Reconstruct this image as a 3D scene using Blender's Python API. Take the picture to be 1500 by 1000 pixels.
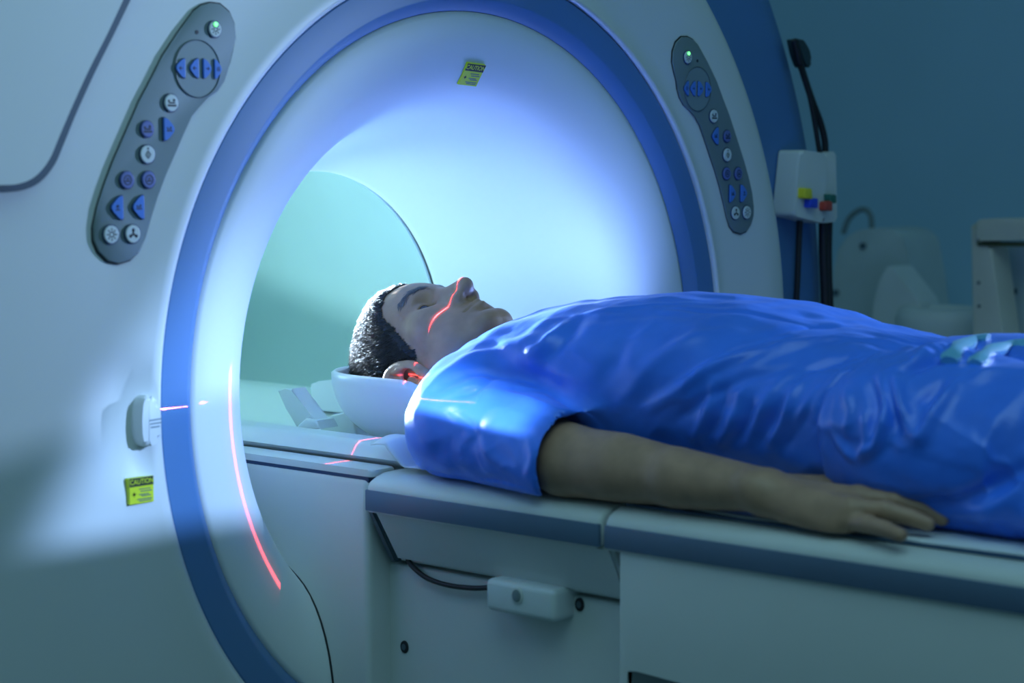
import bpy, bmesh, math, random
import numpy as np
from mathutils import Vector, Matrix

for _o in list(bpy.data.objects):
    bpy.data.objects.remove(_o)
scene = bpy.context.scene
COL = scene.collection
RNG = np.random.default_rng(7)
random.seed(7)

# ------------------------------------------------------------------ camera
# world: gantry front face is the plane y=0, bore axis along y at z=1.0, table runs to -y
F_PX = 3021.3
YAW, PITCH, ROLL = 0.842422, -0.0876976, -0.0020744
CAM = np.array([-1.877293, -1.729864, 1.265292])
CD = np.array([math.sin(YAW)*math.cos(PITCH), math.cos(YAW)*math.cos(PITCH), math.sin(PITCH)])
_r = np.array([math.cos(YAW), -math.sin(YAW), 0.0])
_u = np.cross(_r, CD)
CR = _r*math.cos(ROLL) + _u*math.sin(ROLL)
CU = -_r*math.sin(ROLL) + _u*math.cos(ROLL)

def at(px, py, ax, val):
    """photo pixel -> point on the world plane axis[ax] = val"""
    v = (px-750)/F_PX*CR - (py-500)/F_PX*CU + CD
    return CAM + (val-CAM[ax])/v[ax]*v

cam_data = bpy.data.cameras.new('camera')
cam_data.sensor_width = 36.0
cam_data.lens = F_PX*36.0/1500.0
cam_data.clip_start = 0.05
cam_data.dof.use_dof = True
cam_data.dof.focus_distance = 2.56
cam_data.dof.aperture_fstop = 4.5
cam = bpy.data.objects.new('camera', cam_data)
COL.objects.link(cam)
M = Matrix.Identity(4)
for i in range(3):
    M[i][0], M[i][1], M[i][2], M[i][3] = CR[i], CU[i], -CD[i], CAM[i]
cam.matrix_world = M
scene.camera = cam

# ------------------------------------------------------------------ world, lights, exposure
vs = scene.view_settings
vs.view_transform = 'Standard'
vs.look = 'None'
vs.gamma = 1.0
vs.use_curve_mapping = False
vs.exposure = 0.0

world = bpy.data.worlds.new('world')
scene.world = world
world.use_nodes = True
world.node_tree.nodes['Background'].inputs[0].default_value = (0.085, 0.215, 0.26, 1)
world.node_tree.nodes['Background'].inputs[1].default_value = 0.56


def light(name, kind, loc, target, color, power, size=0.1, spot=None, blend=0.3, size_y=None):
    l = bpy.data.lights.new(name, kind)
    l.color = color
    l.energy = power
    if kind == 'AREA':
        l.shape = 'RECTANGLE' if size_y else 'DISK'
        l.size = size
        if size_y:
            l.size_y = size_y
    elif kind in ('POINT', 'SPOT'):
        l.shadow_soft_size = size
    if kind == 'SPOT':
        l.spot_size = math.radians(spot)
        l.spot_blend = blend
    o = bpy.data.objects.new(name, l)
    COL.objects.link(o)
    o.location = loc
    dvec = Vector(target) - Vector(loc)
    o.rotation_euler = dvec.to_track_quat('-Z', 'Y').to_euler()
    return o


def shutters(lamp, planes, gain=1.0):
    """framing shutters of a profile projector: planes = [(point_a, point_b, inside_point, soft)]
    each shutter is the plane through the lamp and two points; light passes on the inside."""
    l = lamp.data
    l.use_nodes = True
    nt = l.node_tree
    em = next(n for n in nt.nodes if n.type == 'EMISSION')
    geo = nt.nodes.new('ShaderNodeNewGeometry')
    last = None
    P = np.array(lamp.location)
    for a, b, ins, soft in planes:
        n = np.cross(np.array(a)-P, np.array(b)-P)
        n /= np.linalg.norm(n)
        di = np.array(ins)-P
        if n @ di < 0:
            n = -n
        dot = nt.nodes.new('ShaderNodeVectorMath')
        dot.operation = 'DOT_PRODUCT'
        dot.inputs[1].default_value = tuple(n)           # here Incoming is the direction the light travels
        nt.links.new(geo.outputs['Incoming'], dot.inputs[0])
        mr = nt.nodes.new('ShaderNodeMapRange')
        mr.interpolation_type = 'SMOOTHSTEP'
        mr.inputs['From Min'].default_value = -soft
        mr.inputs['From Max'].default_value = soft
        nt.links.new(dot.outputs['Value'], mr.inputs['Value'])
        if last is None:
            last = mr.outputs[0]
        else:
            m = nt.nodes.new('ShaderNodeMath')
            m.operation = 'MULTIPLY'
            nt.links.new(last, m.inputs[0])
            nt.links.new(mr.outputs[0], m.inputs[1])
            last = m.outputs[0]
    g = nt.nodes.new('ShaderNodeMath')
    g.operation = 'MULTIPLY'
    g.inputs[1].default_value = gain
    nt.links.new(last, g.inputs[0])
    nt.links.new(g.outputs[0], em.inputs['Strength'])


def laser(name, loc, normal, fan_dir, fan_deg, power, width=0.0012):
    """line laser: a point source behind a line optic, light leaves only in one thin plane"""
    l = bpy.data.lights.new(name, 'POINT')
    l.color = (1.0, 0.07, 0.10)
    l.energy = power
    l.shadow_soft_size = 0.0005
    o = bpy.data.objects.new(name, l)
    COL.objects.link(o)
    o.location = loc
    l.use_nodes = True
    nt = l.node_tree
    em = next(n for n in nt.nodes if n.type == 'EMISSION')
    geo = nt.nodes.new('ShaderNodeNewGeometry')
    dot = nt.nodes.new('ShaderNodeVectorMath'); dot.operation = 'DOT_PRODUCT'
    dot.inputs[1].default_value = tuple(Vector(normal).normalized())
    nt.links.new(geo.outputs['Incoming'], dot.inputs[0])
    ab = nt.nodes.new('ShaderNodeMath'); ab.operation = 'ABSOLUTE'
    nt.links.new(dot.outputs['Value'], ab.inputs[0])
    core = nt.nodes.new('ShaderNodeMapRange'); core.interpolation_type = 'SMOOTHSTEP'
    core.inputs['From Min'].default_value = width
    core.inputs['From Max'].default_value = width*2.2
    core.inputs['To Min'].default_value = 1.0
    core.inputs['To Max'].default_value = 0.0
    nt.links.new(ab.outputs[0], core.inputs['Value'])
    halo = nt.nodes.new('ShaderNodeMapRange'); halo.interpolation_type = 'SMOOTHSTEP'
    halo.inputs['From Min'].default_value = 0.0
    halo.inputs['From Max'].default_value = width*14
    halo.inputs['To Min'].default_value = 0.05
    halo.inputs['To Max'].default_value = 0.0
    nt.links.new(ab.outputs[0], halo.inputs['Value'])
    add = nt.nodes.new('ShaderNodeMath'); add.operation = 'ADD'
    nt.links.new(core.outputs[0], add.inputs[0]); nt.links.new(halo.outputs[0], add.inputs[1])
    d2 = nt.nodes.new('ShaderNodeVectorMath'); d2.operation = 'DOT_PRODUCT'
    d2.inputs[1].default_value = tuple(Vector(fan_dir).normalized())
    nt.links.new(geo.outputs['Incoming'], d2.inputs[0])
    c = math.cos(math.radians(fan_deg))
    fan = nt.nodes.new('ShaderNodeMapRange'); fan.interpolation_type = 'SMOOTHSTEP'
    fan.inputs['From Min'].default_value = c - 0.01
    fan.inputs['From Max'].default_value = c + 0.01
    nt.links.new(d2.outputs['Value'], fan.inputs['Value'])
    m = nt.nodes.new('ShaderNodeMath'); m.operation = 'MULTIPLY'
    nt.links.new(add.outputs[0], m.inputs[0]); nt.links.new(fan.outputs[0], m.inputs[1])
    nt.links.new(m.outputs[0], em.inputs['Strength'])
    return o


# dim teal room light from the ceiling, camera side
light('ceiling_light', 'AREA', (-1.05, -1.15, 2.9), (-0.3, 0.0, 1.0), (0.45, 0.85, 1.0), 15.0, size=2.0)
# framed blue-white projector above the foot end: the patch on the ring's left side
key = light('blue_projector', 'SPOT', (0.15, -2.2, 1.85), (-0.4, 0.0, 1.05), (0.35, 0.56, 1.0), 340, size=0.02, spot=40, blend=0.3)
shutters(key, [((-0.3, 0, 0.873), (-0.6, 0, 0.873), (-0.4, 0, 1.1), 0.0022),
               ((-0.66, 0, 0.87), (-0.49, 0, 1.13), (0, 0, 1.1), 0.020),
               ((-0.5, 0, 1.15), (-0.3, 0, 1.15), (-0.4, 0, 0.9), 0.048),
               ((-0.31, 0.05, 0.85), (-0.07, 0.05, 1.25), (-0.5, 0, 1.2), 0.012)])
# blue rim light from the far side of the table, kept off the gantry
rim = light('far_side_lamp', 'SPOT', (1.7, -0.9, 1.48), (-0.05, -0.45, 1.05), (0.42, 0.62, 1.0), 230, size=0.08, spot=62, blend=0.5)
shutters(rim, [((0, -0.10, 1.0), (0, -0.10, 1.2), (0, -0.5, 1.0), 0.05)])
# lamp in the bore behind the left lip, shining over the head onto the far wall
wallw = light('bore_lamp', 'SPOT', (-0.20, 0.20, 1.175), (0.25, 0.10, 1.25), (0.20, 0.36, 1.0), 5.5, size=0.05, spot=150, blend=0.6)
shutters(wallw, [((0, 0.0, 1.140), (0, 0.2, 1.140), (0.2, 0.1, 1.3), 0.06)])
# white lamp deep in the bore, beyond the head: crown, shoulder and chest from behind
back = light('deep_bore_lamp', 'SPOT', (-0.05, 0.62, 1.055), (-0.13, -0.15, 1.01), (0.62, 0.80, 1.0), 280, size=0.012, spot=48, blend=0.35)
shutters(back, [((-0.24, -0.10, 0.980), (-0.25, -0.34, 0.957), (0, -0.1, 1.1), 0.004)])
# added unseen beam from the left, masked to brighten the shoulder and sleeve
sl = light('sleeve_patch_fill', 'SPOT', (-1.0, -0.12, 1.46), (-0.22, -0.22, 0.98), (0.80, 0.88, 1.0), 95, size=0.006, spot=30, blend=0.2)
shutters(sl, [(at(632, 614, 0, -0.235), at(855, 664, 0, -0.25), at(720, 590, 0, -0.2), 0.004),
              (at(650, 556, 0, -0.19), at(880, 630, 0, -0.20), at(720, 610, 0, -0.2), 0.034),
              ((-0.2, -0.10, 0.9), (-0.2, -0.10, 1.1), (-0.2, -0.3, 1.0), 0.012),
              ((-0.24, -0.30, 0.9), (-0.24, -0.30, 1.1), (-0.2, -0.2, 1.0), 0.03)])
# added unseen blue fill behind the patient's shoulder, to brighten the bore mouth
mouth = light('mouth_fill', 'SPOT', (0.30, -0.04, 1.0), (-0.10, 0.03, 1.35), (0.24, 0.39, 1.0), 5.0, size=0.08, spot=165, blend=0.5)
shutters(mouth, [((0.36, 0.02, 1.25), (0.40, 0.02, 1.1), (0, 0.03, 1.3), 0.25)])
# rear tube: added unseen fills, one masked to draw the light edge
rear = light('rear_tube_fill', 'SPOT', (-0.22, 0.46, 1.16), (0.30, 0.62, 1.02), (0.55, 0.92, 1.0), 8, size=0.03, spot=150, blend=0.4)
REAR_R = 0.362
def on_tube(px, py, R=REAR_R):
    v = (px-750)/F_PX*CR-(py-500)/F_PX*CU+CD
    a_ = v[0]**2+v[2]**2; b_ = 2*(CAM[0]*v[0]+(CAM[2]-1)*v[2]); c_ = CAM[0]**2+(CAM[2]-1)**2-R*R
    t = (-b_+math.sqrt(b_*b_-4*a_*c_))/(2*a_)
    return CAM+t*v
rfill = light('rear_bore_fill', 'POINT', (-0.18, 0.55, 1.10), (0, 0, 0), (0.50, 0.92, 1.0), 1.3, size=0.05)
shutters(rear, [(on_tube(365, 404), on_tube(528, 468), on_tube(450, 330), 0.012)])
# positioning lasers of the scanner: transverse (plane y) and coronal (plane z)
laser('transverse_laser', (0.0, 0.026, 1.36), (0, 1, 0), (-math.sin(0.35), 0, -math.cos(0.35)), 29, 110.0)
laser('coronal_laser_ring', (-0.503, -0.018, 1.002), (0, 0, 1), (math.cos(0.86), math.sin(0.86), 0), 26.5, 75.0)
laser('coronal_laser_body', (-0.503, -0.018, 1.002), (0, 0, 1), (math.cos(-0.23), math.sin(-0.23), 0), 23, 90.0)

# ------------------------------------------------------------------ materials
MATS = {}

def mat(name, color, rough=0.5, metal=0.0, spec=0.5, coat=0.0, var=0.05, scale=9.0, bump=0.0, bscale=120.0,
        emit=None, alpha=None, coat_rough=0.2, transmission=0.0, sheen=0.0):
    if name in MATS:
        return MATS[name]
    m = bpy.data.materials.new(name)
    m.use_nodes = True
    nt = m.node_tree
    b = nt.nodes['Principled BSDF']
    b.inputs['Roughness'].default_value = rough
    b.inputs['Metallic'].default_value = metal
    b.inputs['Specular IOR Level'].default_value = spec
    b.inputs['Coat Weight'].default_value = coat
    b.inputs['Coat Roughness'].default_value = coat_rough
    b.inputs['Transmission Weight'].default_value = transmission
    b.inputs['Sheen Weight'].default_value = sheen
    tc = nt.nodes.new('ShaderNodeTexCoord')
    nz = nt.nodes.new('ShaderNodeTexNoise')
    nz.inputs['Scale'].default_value = scale
    nz.inputs['Detail'].default_value = 3
    nt.links.new(tc.outputs['Object'], nz.inputs['Vector'])
    rp = nt.nodes.new('ShaderNodeValToRGB')
    c = np.array(color[:3])
    rp.color_ramp.elements[0].position = 0.3
    rp.color_ramp.elements[1].position = 0.7
    rp.color_ramp.elements[0].color = (*np.clip(c*(1-var), 0, 1), 1)
    rp.color_ramp.elements[1].color = (*np.clip(c*(1+var), 0, 1), 1)
    nt.links.new(nz.outputs['Fac'], rp.inputs['Fac'])
    nt.links.new(rp.outputs['Color'], b.inputs['Base Color'])
    if bump:
        n2 = nt.nodes.new('ShaderNodeTexNoise')
        n2.inputs['Scale'].default_value = bscale
        n2.inputs['Detail'].default_value = 4
        nt.links.new(tc.outputs['Object'], n2.inputs['Vector'])
        bp = nt.nodes.new('ShaderNodeBump')
        bp.inputs['Strength'].default_value = bump
        bp.inputs['Distance'].default_value = 0.002
        nt.links.new(n2.outputs['Fac'], bp.inputs['Height'])
        nt.links.new(bp.outputs['Normal'], b.inputs['Normal'])
    if emit:
        b.inputs['Emission Color'].default_value = (*emit[:3], 1)
        b.inputs['Emission Strength'].default_value = emit[3]
    MATS[name] = m
    return m

WHITE = mat('gantry_white_plastic', (0.66, 0.70, 0.69), 0.42, var=0.02, scale=3)
LINER = mat('bore_liner_white', (0.70, 0.75, 0.75), 0.55, var=0.02, scale=3)
REAR = mat('rear_tube_gloss', (0.52, 0.68, 0.66), 0.16, var=0.05, scale=4, coat=0.4, bump=0.5, bscale=9)
RINGB = mat('ring_blue_plastic', (0.080, 0.195, 0.40), 0.4, var=0.03, scale=4)
COVERB = mat('outer_cover_blue', (0.075, 0.20, 0.44), 0.5, var=0.03)
PANELG = mat('panel_grey', (0.165, 0.225, 0.235), 0.65, var=0.04)
PANELL = mat('panel_dial_grey', (0.20, 0.265, 0.28), 0.45, var=0.04)
SEAM = mat('seam_black', (0.012, 0.014, 0.018), 0.6)
SEAMB = mat('seam_blue', (0.02, 0.05, 0.13), 0.5)
BTNW = mat('button_white', (0.62, 0.68, 0.68), 0.4)
BTNB = mat('button_blue', (0.07, 0.21, 0.66), 0.35)
BTNP = mat('button_violet', (0.12, 0.16, 0.42), 0.4)
INK = mat('print_ink', (0.015, 0.02, 0.03), 0.6)
LED = mat('led_green', (0.1, 0.9, 0.2), 0.3, emit=(0.15, 1.0, 0.25, 2.5))
YEL = mat('label_yellow', (0.62, 0.72, 0.02), 0.45)
YELB = mat('label_black', (0.01, 0.02, 0.012), 0.5)
TBLW = mat('table_white', (0.60, 0.64, 0.62), 0.45, var=0.02)
TBLS = mat('table_stripe_blue_grey', (0.085, 0.145, 0.23), 0.42, var=0.04)
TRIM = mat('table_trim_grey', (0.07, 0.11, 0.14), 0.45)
MATD = mat('mat_dark_blue', (0.035, 0.08, 0.15), 0.55, bump=0.1)
SHEET = mat('paper_sheet_white', (0.72, 0.76, 0.78), 0.7, bump=0.35, bscale=40)
CRADLE = mat('cradle_white', (0.60, 0.66, 0.65), 0.35, var=0.02)
HEADR = mat('headrest_white', (0.70, 0.74, 0.78), 0.3, var=0.02)
BLACK = mat('cable_black', (0.008, 0.009, 0.012), 0.5)
SKIN = mat('skin', (0.40, 0.235, 0.15), 0.48, var=0.12, scale=45, bump=0.12, bscale=420)
HAIRM = mat('hair_dark', (0.030, 0.026, 0.024), 0.36, var=0.3, scale=60, spec=0.8)
HAIRC = mat('hair_undercoat', (0.016, 0.014, 0.014), 0.75, var=0.3, scale=60)
EYEW = mat('eye_white_shaded', (0.30, 0.29, 0.29), 0.3)  # greyed to put the shade between the lids into the colour
EYED = mat('eye_iris', (0.02, 0.015, 0.012), 0.15)
FLOORM = mat('floor_vinyl', (0.06, 0.11, 0.14), 0.5, var=0.12)
WALLM = mat('wall_paint', (0.35, 0.56, 0.72), 0.85, var=0.06, scale=1.4, bump=0.15, bscale=60)
BEIGE = mat('beige_plastic', (0.62, 0.60, 0.52), 0.5)
GREYP = mat('grey_plastic', (0.46, 0.54, 0.56), 0.5)
COUNT = mat('counter_white', (0.62, 0.66, 0.66), 0.5)

# nonwoven blue gown fabric: satin, with fine crinkle relief
def fabric(name, color):
    m = mat(name, color, 0.35, var=0.08, scale=18, sheen=0.05, spec=0.62)
    nt = m.node_tree
    b = nt.nodes['Principled BSDF']
    tc = next(n for n in nt.nodes if n.type == 'TEX_COORD')
    hs = []
    for sc, dist, amp, det in ((14, 0.4, 1.0, 2), (60, 0.5, 0.26, 3), (900, 0.0, 0.03, 1)):
        n = nt.nodes.new('ShaderNodeTexNoise')
        n.inputs['Scale'].default_value = sc
        n.inputs['Distortion'].default_value = dist
        n.inputs['Detail'].default_value = det
        nt.links.new(tc.outputs['Object'], n.inputs['Vector'])
        k = nt.nodes.new('ShaderNodeMath'); k.operation = 'MULTIPLY'; k.inputs[1].default_value = amp
        nt.links.new(n.outputs['Fac'], k.inputs[0])
        hs.append(k.outputs[0])
    s = hs[0]
    for h in hs[1:]:
        a = nt.nodes.new('ShaderNodeMath'); a.operation = 'ADD'
        nt.links.new(s, a.inputs[0]); nt.links.new(h, a.inputs[1]); s = a.outputs[0]
    bp = nt.nodes.new('ShaderNodeBump')
    bp.inputs['Strength'].default_value = 0.4
    bp.inputs['Distance'].default_value = 0.005
    nt.links.new(s, bp.inputs['Height'])
    nt.links.new(bp.outputs['Normal'], b.inputs['Normal'])
    return m

CLOTH = fabric('gown_blue', (0.040, 0.20, 0.95))
TIE = fabric('tie_light_blue', (0.12, 0.40, 0.62))

# ------------------------------------------------------------------ helpers

def tag(o, label=None, cat=None, group=None, kind=None):
    if label: o['label'] = label
    if cat: o['category'] = cat
    if group: o['group'] = group
    if kind: o['kind'] = kind
    return o


def empty(name, loc=(0, 0, 0)):
    o = bpy.data.objects.new(name, None)
    COL.objects.link(o)
    o.location = loc
    o.empty_display_size = 0.1
    return o


def link(name, me, parent=None):
    o = bpy.data.objects.new(name, me)
    COL.objects.link(o)
    if parent is not None:
        o.parent = parent
        o.matrix_parent_inverse = Matrix.Translation(-Vector(world_loc(parent)))
    return o


def world_loc(o):
    # every object here is only translated
    l = Vector(o.location)
    if o.parent is not None:
        l = l + (o.matrix_parent_inverse.to_translation()) + world_loc(o.parent)
    return l


def mesh(name, verts, faces, mats, parent=None, smooth=True, midx=None, angle=None):
    me = bpy.data.meshes.new(name)
    me.from_pydata([tuple(map(float, v)) for v in verts], [], [tuple(map(int, f)) for f in faces])
    for m in (mats if isinstance(mats, (list, tuple)) else [mats]):
        me.materials.append(m)
    if midx is not None:
        me.polygons.foreach_set('material_index', np.asarray(midx, dtype=np.int32))
    me.polygons.foreach_set('use_smooth', np.full(len(me.polygons), smooth))
    me.update()
    if smooth and angle:
        me.set_sharp_from_angle(angle=math.radians(angle))
    return link(name, me, parent)


def np_mesh(name, V, Q, mats, parent=None, smooth=True):
    """big quad mesh from numpy arrays"""
    me = bpy.data.meshes.new(name)
    n, q = len(V), len(Q)
    k = Q.shape[1]
    me.vertices.add(n)
    me.vertices.foreach_set('co', np.ascontiguousarray(V, dtype=np.float32).ravel())
    me.loops.add(q*k)
    me.loops.foreach_set('vertex_index', np.ascontiguousarray(Q, dtype=np.int32).ravel())
    me.polygons.add(q)
    me.polygons.foreach_set('loop_start', np.arange(0, q*k, k, dtype=np.int32))
    me.polygons.foreach_set('use_smooth', np.full(q, smooth))
    me.update(calc_edges=True)
    me.validate()
    for m in (mats if isinstance(mats, (list, tuple)) else [mats]):
        me.materials.append(m)
    return link(name, me, parent)


def bm_obj(name, bm, mats, parent=None, smooth=True, angle=35):
    bmesh.ops.recalc_face_normals(bm, faces=bm.faces)
    me = bpy.data.meshes.new(name)
    bm.to_mesh(me)
    bm.free()
    for m in (mats if isinstance(mats, (list, tuple)) else [mats]):
        me.materials.append(m)
    me.polygons.foreach_set('use_smooth', np.full(len(me.polygons), smooth))
    if smooth and angle:
        me.set_sharp_from_angle(angle=math.radians(angle))
    return link(name, me, parent)


def box_bm(lo, hi, bevel=0.0, seg=3, bm=None):
    b = bmesh.new()
    bmesh.ops.create_cube(b, size=1.0)
    lo, hi = np.array(lo, float), np.array(hi, float)
    c, s = (lo+hi)/2, hi-lo
    for v in b.verts:
        v.co = Vector((c[0]+v.co.x*s[0], c[1]+v.co.y*s[1], c[2]+v.co.z*s[2]))
    if bevel:
        bmesh.ops.bevel(b, geom=list(b.edges), offset=bevel, segments=seg, profile=0.5, affect='EDGES')
    if bm is None:
        return b
    me = bpy.data.meshes.new('tmp'); b.to_mesh(me); b.free(); bm.from_mesh(me); bpy.data.meshes.remove(me)
    return bm


def box(name, lo, hi, m, parent=None, bevel=0.004, seg=3):
    return bm_obj(name, box_bm(lo, hi, bevel, seg), m, parent)


def prism_bm(pts, axis, a, b, bevel=0.0, seg=3, bevel_both=False):
    """polygon pts (2D) in the plane normal to axis, extruded from a to b; edges at b bevelled"""
    def p3(p, t):
        return {0: (t, p[0], p[1]), 1: (p[0], t, p[1]), 2: (p[0], p[1], t)}[axis]
    bm = bmesh.new()
    va = [bm.verts.new(p3(p, a)) for p in pts]
    vb = [bm.verts.new(p3(p, b)) for p in pts]
    n = len(pts)
    fa = bm.faces.new(va); fb = bm.faces.new(vb[::-1])
    for i in range(n):
        bm.faces.new((va[i], vb[i], vb[(i+1) % n], va[(i+1) % n]))
    if bevel:
        ed = list(fb.edges) + (list(fa.edges) if bevel_both else [])
        bmesh.ops.bevel(bm, geom=ed, offset=bevel, segments=seg, profile=0.5, affect='EDGES')
    return bm


def prism(name, pts, axis, a, b, m, parent=None, bevel=0.0, seg=3, both=False, angle=35):
    return bm_obj(name, prism_bm(pts, axis, a, b, bevel, seg, both), m, parent, angle=angle)


def lathe(name, prof, m, parent=None, n=192, cz=1.0, closed=False, a0=0.0, a1=2*math.pi, angle=None):
    """profile [(r, y)] turned about the bore axis"""
    full = abs(a1-a0-2*math.pi) < 1e-6
    na = n if full else n+1
    V, Fc = [], []
    for (r, y) in prof:
        for i in range(na):
            t = a0+(a1-a0)*i/n
            V.append((r*math.sin(t), y, cz+r*math.cos(t)))
    k = len(prof)
    for j in range(k if closed else k-1):
        j2 = (j+1) % k
        for i in range(n):
            i2 = (i+1) % na
            Fc.append((j*na+i, j*na+i2, j2*na+i2, j2*na+i))
    return mesh(name, V, Fc, m, parent, True, angle=angle)


def smooth_path(pts, n=8):
    P = [np.array(p, float) for p in pts]
    if len(P) < 3:
        return P
    P = [2*P[0]-P[1]] + P + [2*P[-1]-P[-2]]
    out = []
    for i in range(1, len(P)-2):
        p0, p1, p2, p3 = P[i-1:i+3]
        for k in range(n):
            t = k/n
            out.append(0.5*((2*p1)+(p2-p0)*t+(2*p0-5*p1+4*p2-p3)*t*t+(3*p1-p0-3*p2+p3)*t**3))
    out.append(P[-2])
    return out


def tube(name, pts, r, m, parent=None, seg=10, n=8, smoothp=True):
    path = smooth_path(pts, n) if smoothp else [np.array(p, float) for p in pts]
    V, Fc = [], []
    prev = None
    K = len(path)
    for i, p in enumerate(path):
        t = path[min(i+1, K-1)]-path[max(i-1, 0)]
        t = t/np.linalg.norm(t)
        if prev is None:
            a = np.array([0, 0, 1.0]) if abs(t[2]) < .9 else np.array([1.0, 0, 0])
        else:
            a = prev
        a = a-t*(a@t); a /= np.linalg.norm(a); prev = a
        b = np.cross(t, a)
        rr = r[i*len(r)//K] if isinstance(r, (list, tuple)) else r
        for k in range(seg):
            g = 2*math.pi*k/seg
            V.append(p+rr*(math.cos(g)*a+math.sin(g)*b))
    for i in range(K-1):
        for k in range(seg):
            k2 = (k+1) % seg
            Fc.append((i*seg+k, i*seg+k2, (i+1)*seg+k2, (i+1)*seg+k))
    Fc.append(tuple(range(seg))[::-1])
    Fc.append(tuple((K-1)*seg+k for k in range(seg)))
    return mesh(name, V, Fc, m, parent, True, angle=60)


def round_poly(pts, rad, n=5):
    """round the corners of a 2D polygon"""
    out = []
    P = [np.array(p, float) for p in pts]
    K = len(P)
    rads = rad if isinstance(rad, (list, tuple)) else [rad]*K
    for i in range(K):
        a, b, c = P[i-1], P[i], P[(i+1) % K]
        u, v = a-b, c-b
        lu, lv = np.linalg.norm(u), np.linalg.norm(v)
        d = min(rads[i], lu*.48, lv*.48)
        s, e = b+u/lu*d, b+v/lv*d
        for k in range(n+1):
            t = k/n
            out.append(tuple((1-t)**2*s+2*t*(1-t)*b+t*t*e))
    return out


def text_mesh(body, size):
    """flat mesh of a word, centred at the origin in xy; returns verts, faces"""
    c = bpy.data.curves.new('t', 'FONT')
    c.body = body
    c.size = size
    c.align_x = 'CENTER'
    c.align_y = 'CENTER'
    c.offset = size*0.012
    o = bpy.data.objects.new('t', c)
    COL.objects.link(o)
    dg = bpy.context.evaluated_depsgraph_get()
    me = bpy.data.meshes.new_from_object(o.evaluated_get(dg))
    V = [tuple(v.co) for v in me.vertices]
    Fc = [tuple(p.vertices) for p in me.polygons]
    bpy.data.objects.remove(o)
    bpy.data.meshes.remove(me)
    bpy.data.curves.remove(c)
    return V, Fc

# ------------------------------------------------------------------ room
ROOM_X, ROOM_Y = 2.35, 2.3
tag(box('floor', (-5, -5, -0.1), (ROOM_X, ROOM_Y, 0.0), FLOORM, bevel=0), kind='structure')
tag(box('wall_back', (-5, ROOM_Y, -0.1), (ROOM_X+0.1, ROOM_Y+0.1, 3.0), WALLM, bevel=0), kind='structure')
tag(box('wall_right', (ROOM_X, -5, -0.1), (ROOM_X+0.1, ROOM_Y, 3.0), WALLM, bevel=0), kind='structure')

# ------------------------------------------------------------------ gantry
G = empty('scanner_gantry', (0, 0.3, 0.0))
tag(G, 'large white tomography scanner gantry with a blue ring around its bore', 'scanner')

# front cover: polar grid from the blue ring to the outline
NA = 600
def outline(t):
    s, c = math.sin(t), math.cos(t)
    if s >= 0:
        if c > -0.1:
            r = 0.71
        else:
            r = min(0.71/max(s, 1e-4), 0.93/abs(c))
    else:
        r = min(0.98/max(-s, 1e-4), 0.93/max(abs(c), 1e-4))
        if c > 0:
            # blend from the circle at the top
            w = min(1.0, max(0.0, (-s-0.05)/0.35)); w = w*w*(3-2*w)
            r = 0.71*(1-w)+min(r, 1.05)*w
    return r
fr = [(-1, 0.010), (0, 0.0)]
V, Fc = [], []
steps = [0.0, 0.0, 0.012, 0.03, 0.07, 0.12, 0.17, 0.22, 0.27, 0.32, 0.37, 0.42, 0.47, 0.52, 0.58, 0.64, 0.70, 0.76, 0.80, 0.84, 0.88, 0.92, 0.95, 0.975, 0.992, 1.0, 1.0]
ys0 = {0: 0.012, 1: -0.002, 2: -0.006, 3: -0.0045, 4: -0.0015}
R0 = 0.5012
for j, s in enumerate(steps):
    for i in range(NA):
        t = 2*math.pi*i/NA
        ro = outline(t)
        r = R0+(ro-R0)*s
        y = ys0.get(j, 0.0)
        e = (ro-r)                                   # distance to rim
        if j >= 5 and e < 0.07:
            q = 1-e/0.07
            y += 0.012*q + 0.055*(1-math.sqrt(max(0.0, 1-q**5)))
        if j == len(steps)-1:
            y = 0.13
        x, z = r*math.sin(t), 1+r*math.cos(t)
        # shallow dish in the cover around the laser port
        if 2 < j < len(steps)-3:
            dd = ((x+0.535)/0.045)**2+((z-0.992)/0.062)**2
            y += 0.012*math.exp(-dd*dd)*(1-math.exp(-((r-R0)/0.018)**2))
        V.append((x, y, z))
for j in range(len(steps)-1):
    for i in range(NA):
        i2 = (i+1) % NA
        Fc.append((j*NA+i, j*NA+i2, (j+1)*NA+i2, (j+1)*NA+i))
mesh('front_cover', V, Fc, WHITE, G)

# blue ring: recessed band with an inner chamfer
o = lathe('bore_ring', [(0.5, 0.02), (0.4995, 0.0015), (0.498, 0.0), (0.4645, 0.0), (0.4615, 0.0008), (0.4475, 0.0145), (0.4475, 0.02)], RINGB, G, 256, angle=40)
o['label'] = 'satin blue ring framing the bore'
# funnel liner and bore
prof = [(0.4476, 0.030), (0.4470, 0.0150), (0.440, 0.0130), (0.425, 0.0135), (0.41, 0.0165), (0.395, 0.0205), (0.38, 0.0265),
        (0.367, 0.0335), (0.356, 0.0415), (0.346, 0.051), (0.338, 0.062), (0.331, 0.075), (0.323, 0.095),
        (0.314, 0.12), (0.303, 0.15), (0.291, 0.185), (0.277, 0.225), (0.264, 0.262), (0.2535, 0.293), (0.2510, 0.299), (0.2515, 0.303), (0.256, 0.304)]
lathe('bore_funnel', prof, LINER, G, 256)
lathe('bore_gap_ring', [(0.2565, 0.303), (0.2565, 0.312), (0.30, 0.312)], SEAM, G, 192)
lathe('rear_lip', [(0.30, 0.3125), (0.2585, 0.313), (0.2545, 0.3145), (0.2545, 0.3175), (0.262, 0.322), (0.30, 0.330), (0.345, 0.345)], REAR, G, 192)
lathe('rear_tube', [(0.345, 0.345), (0.358, 0.37), (0.362, 0.42), (0.362, 0.92)], REAR, G, 192)
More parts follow.
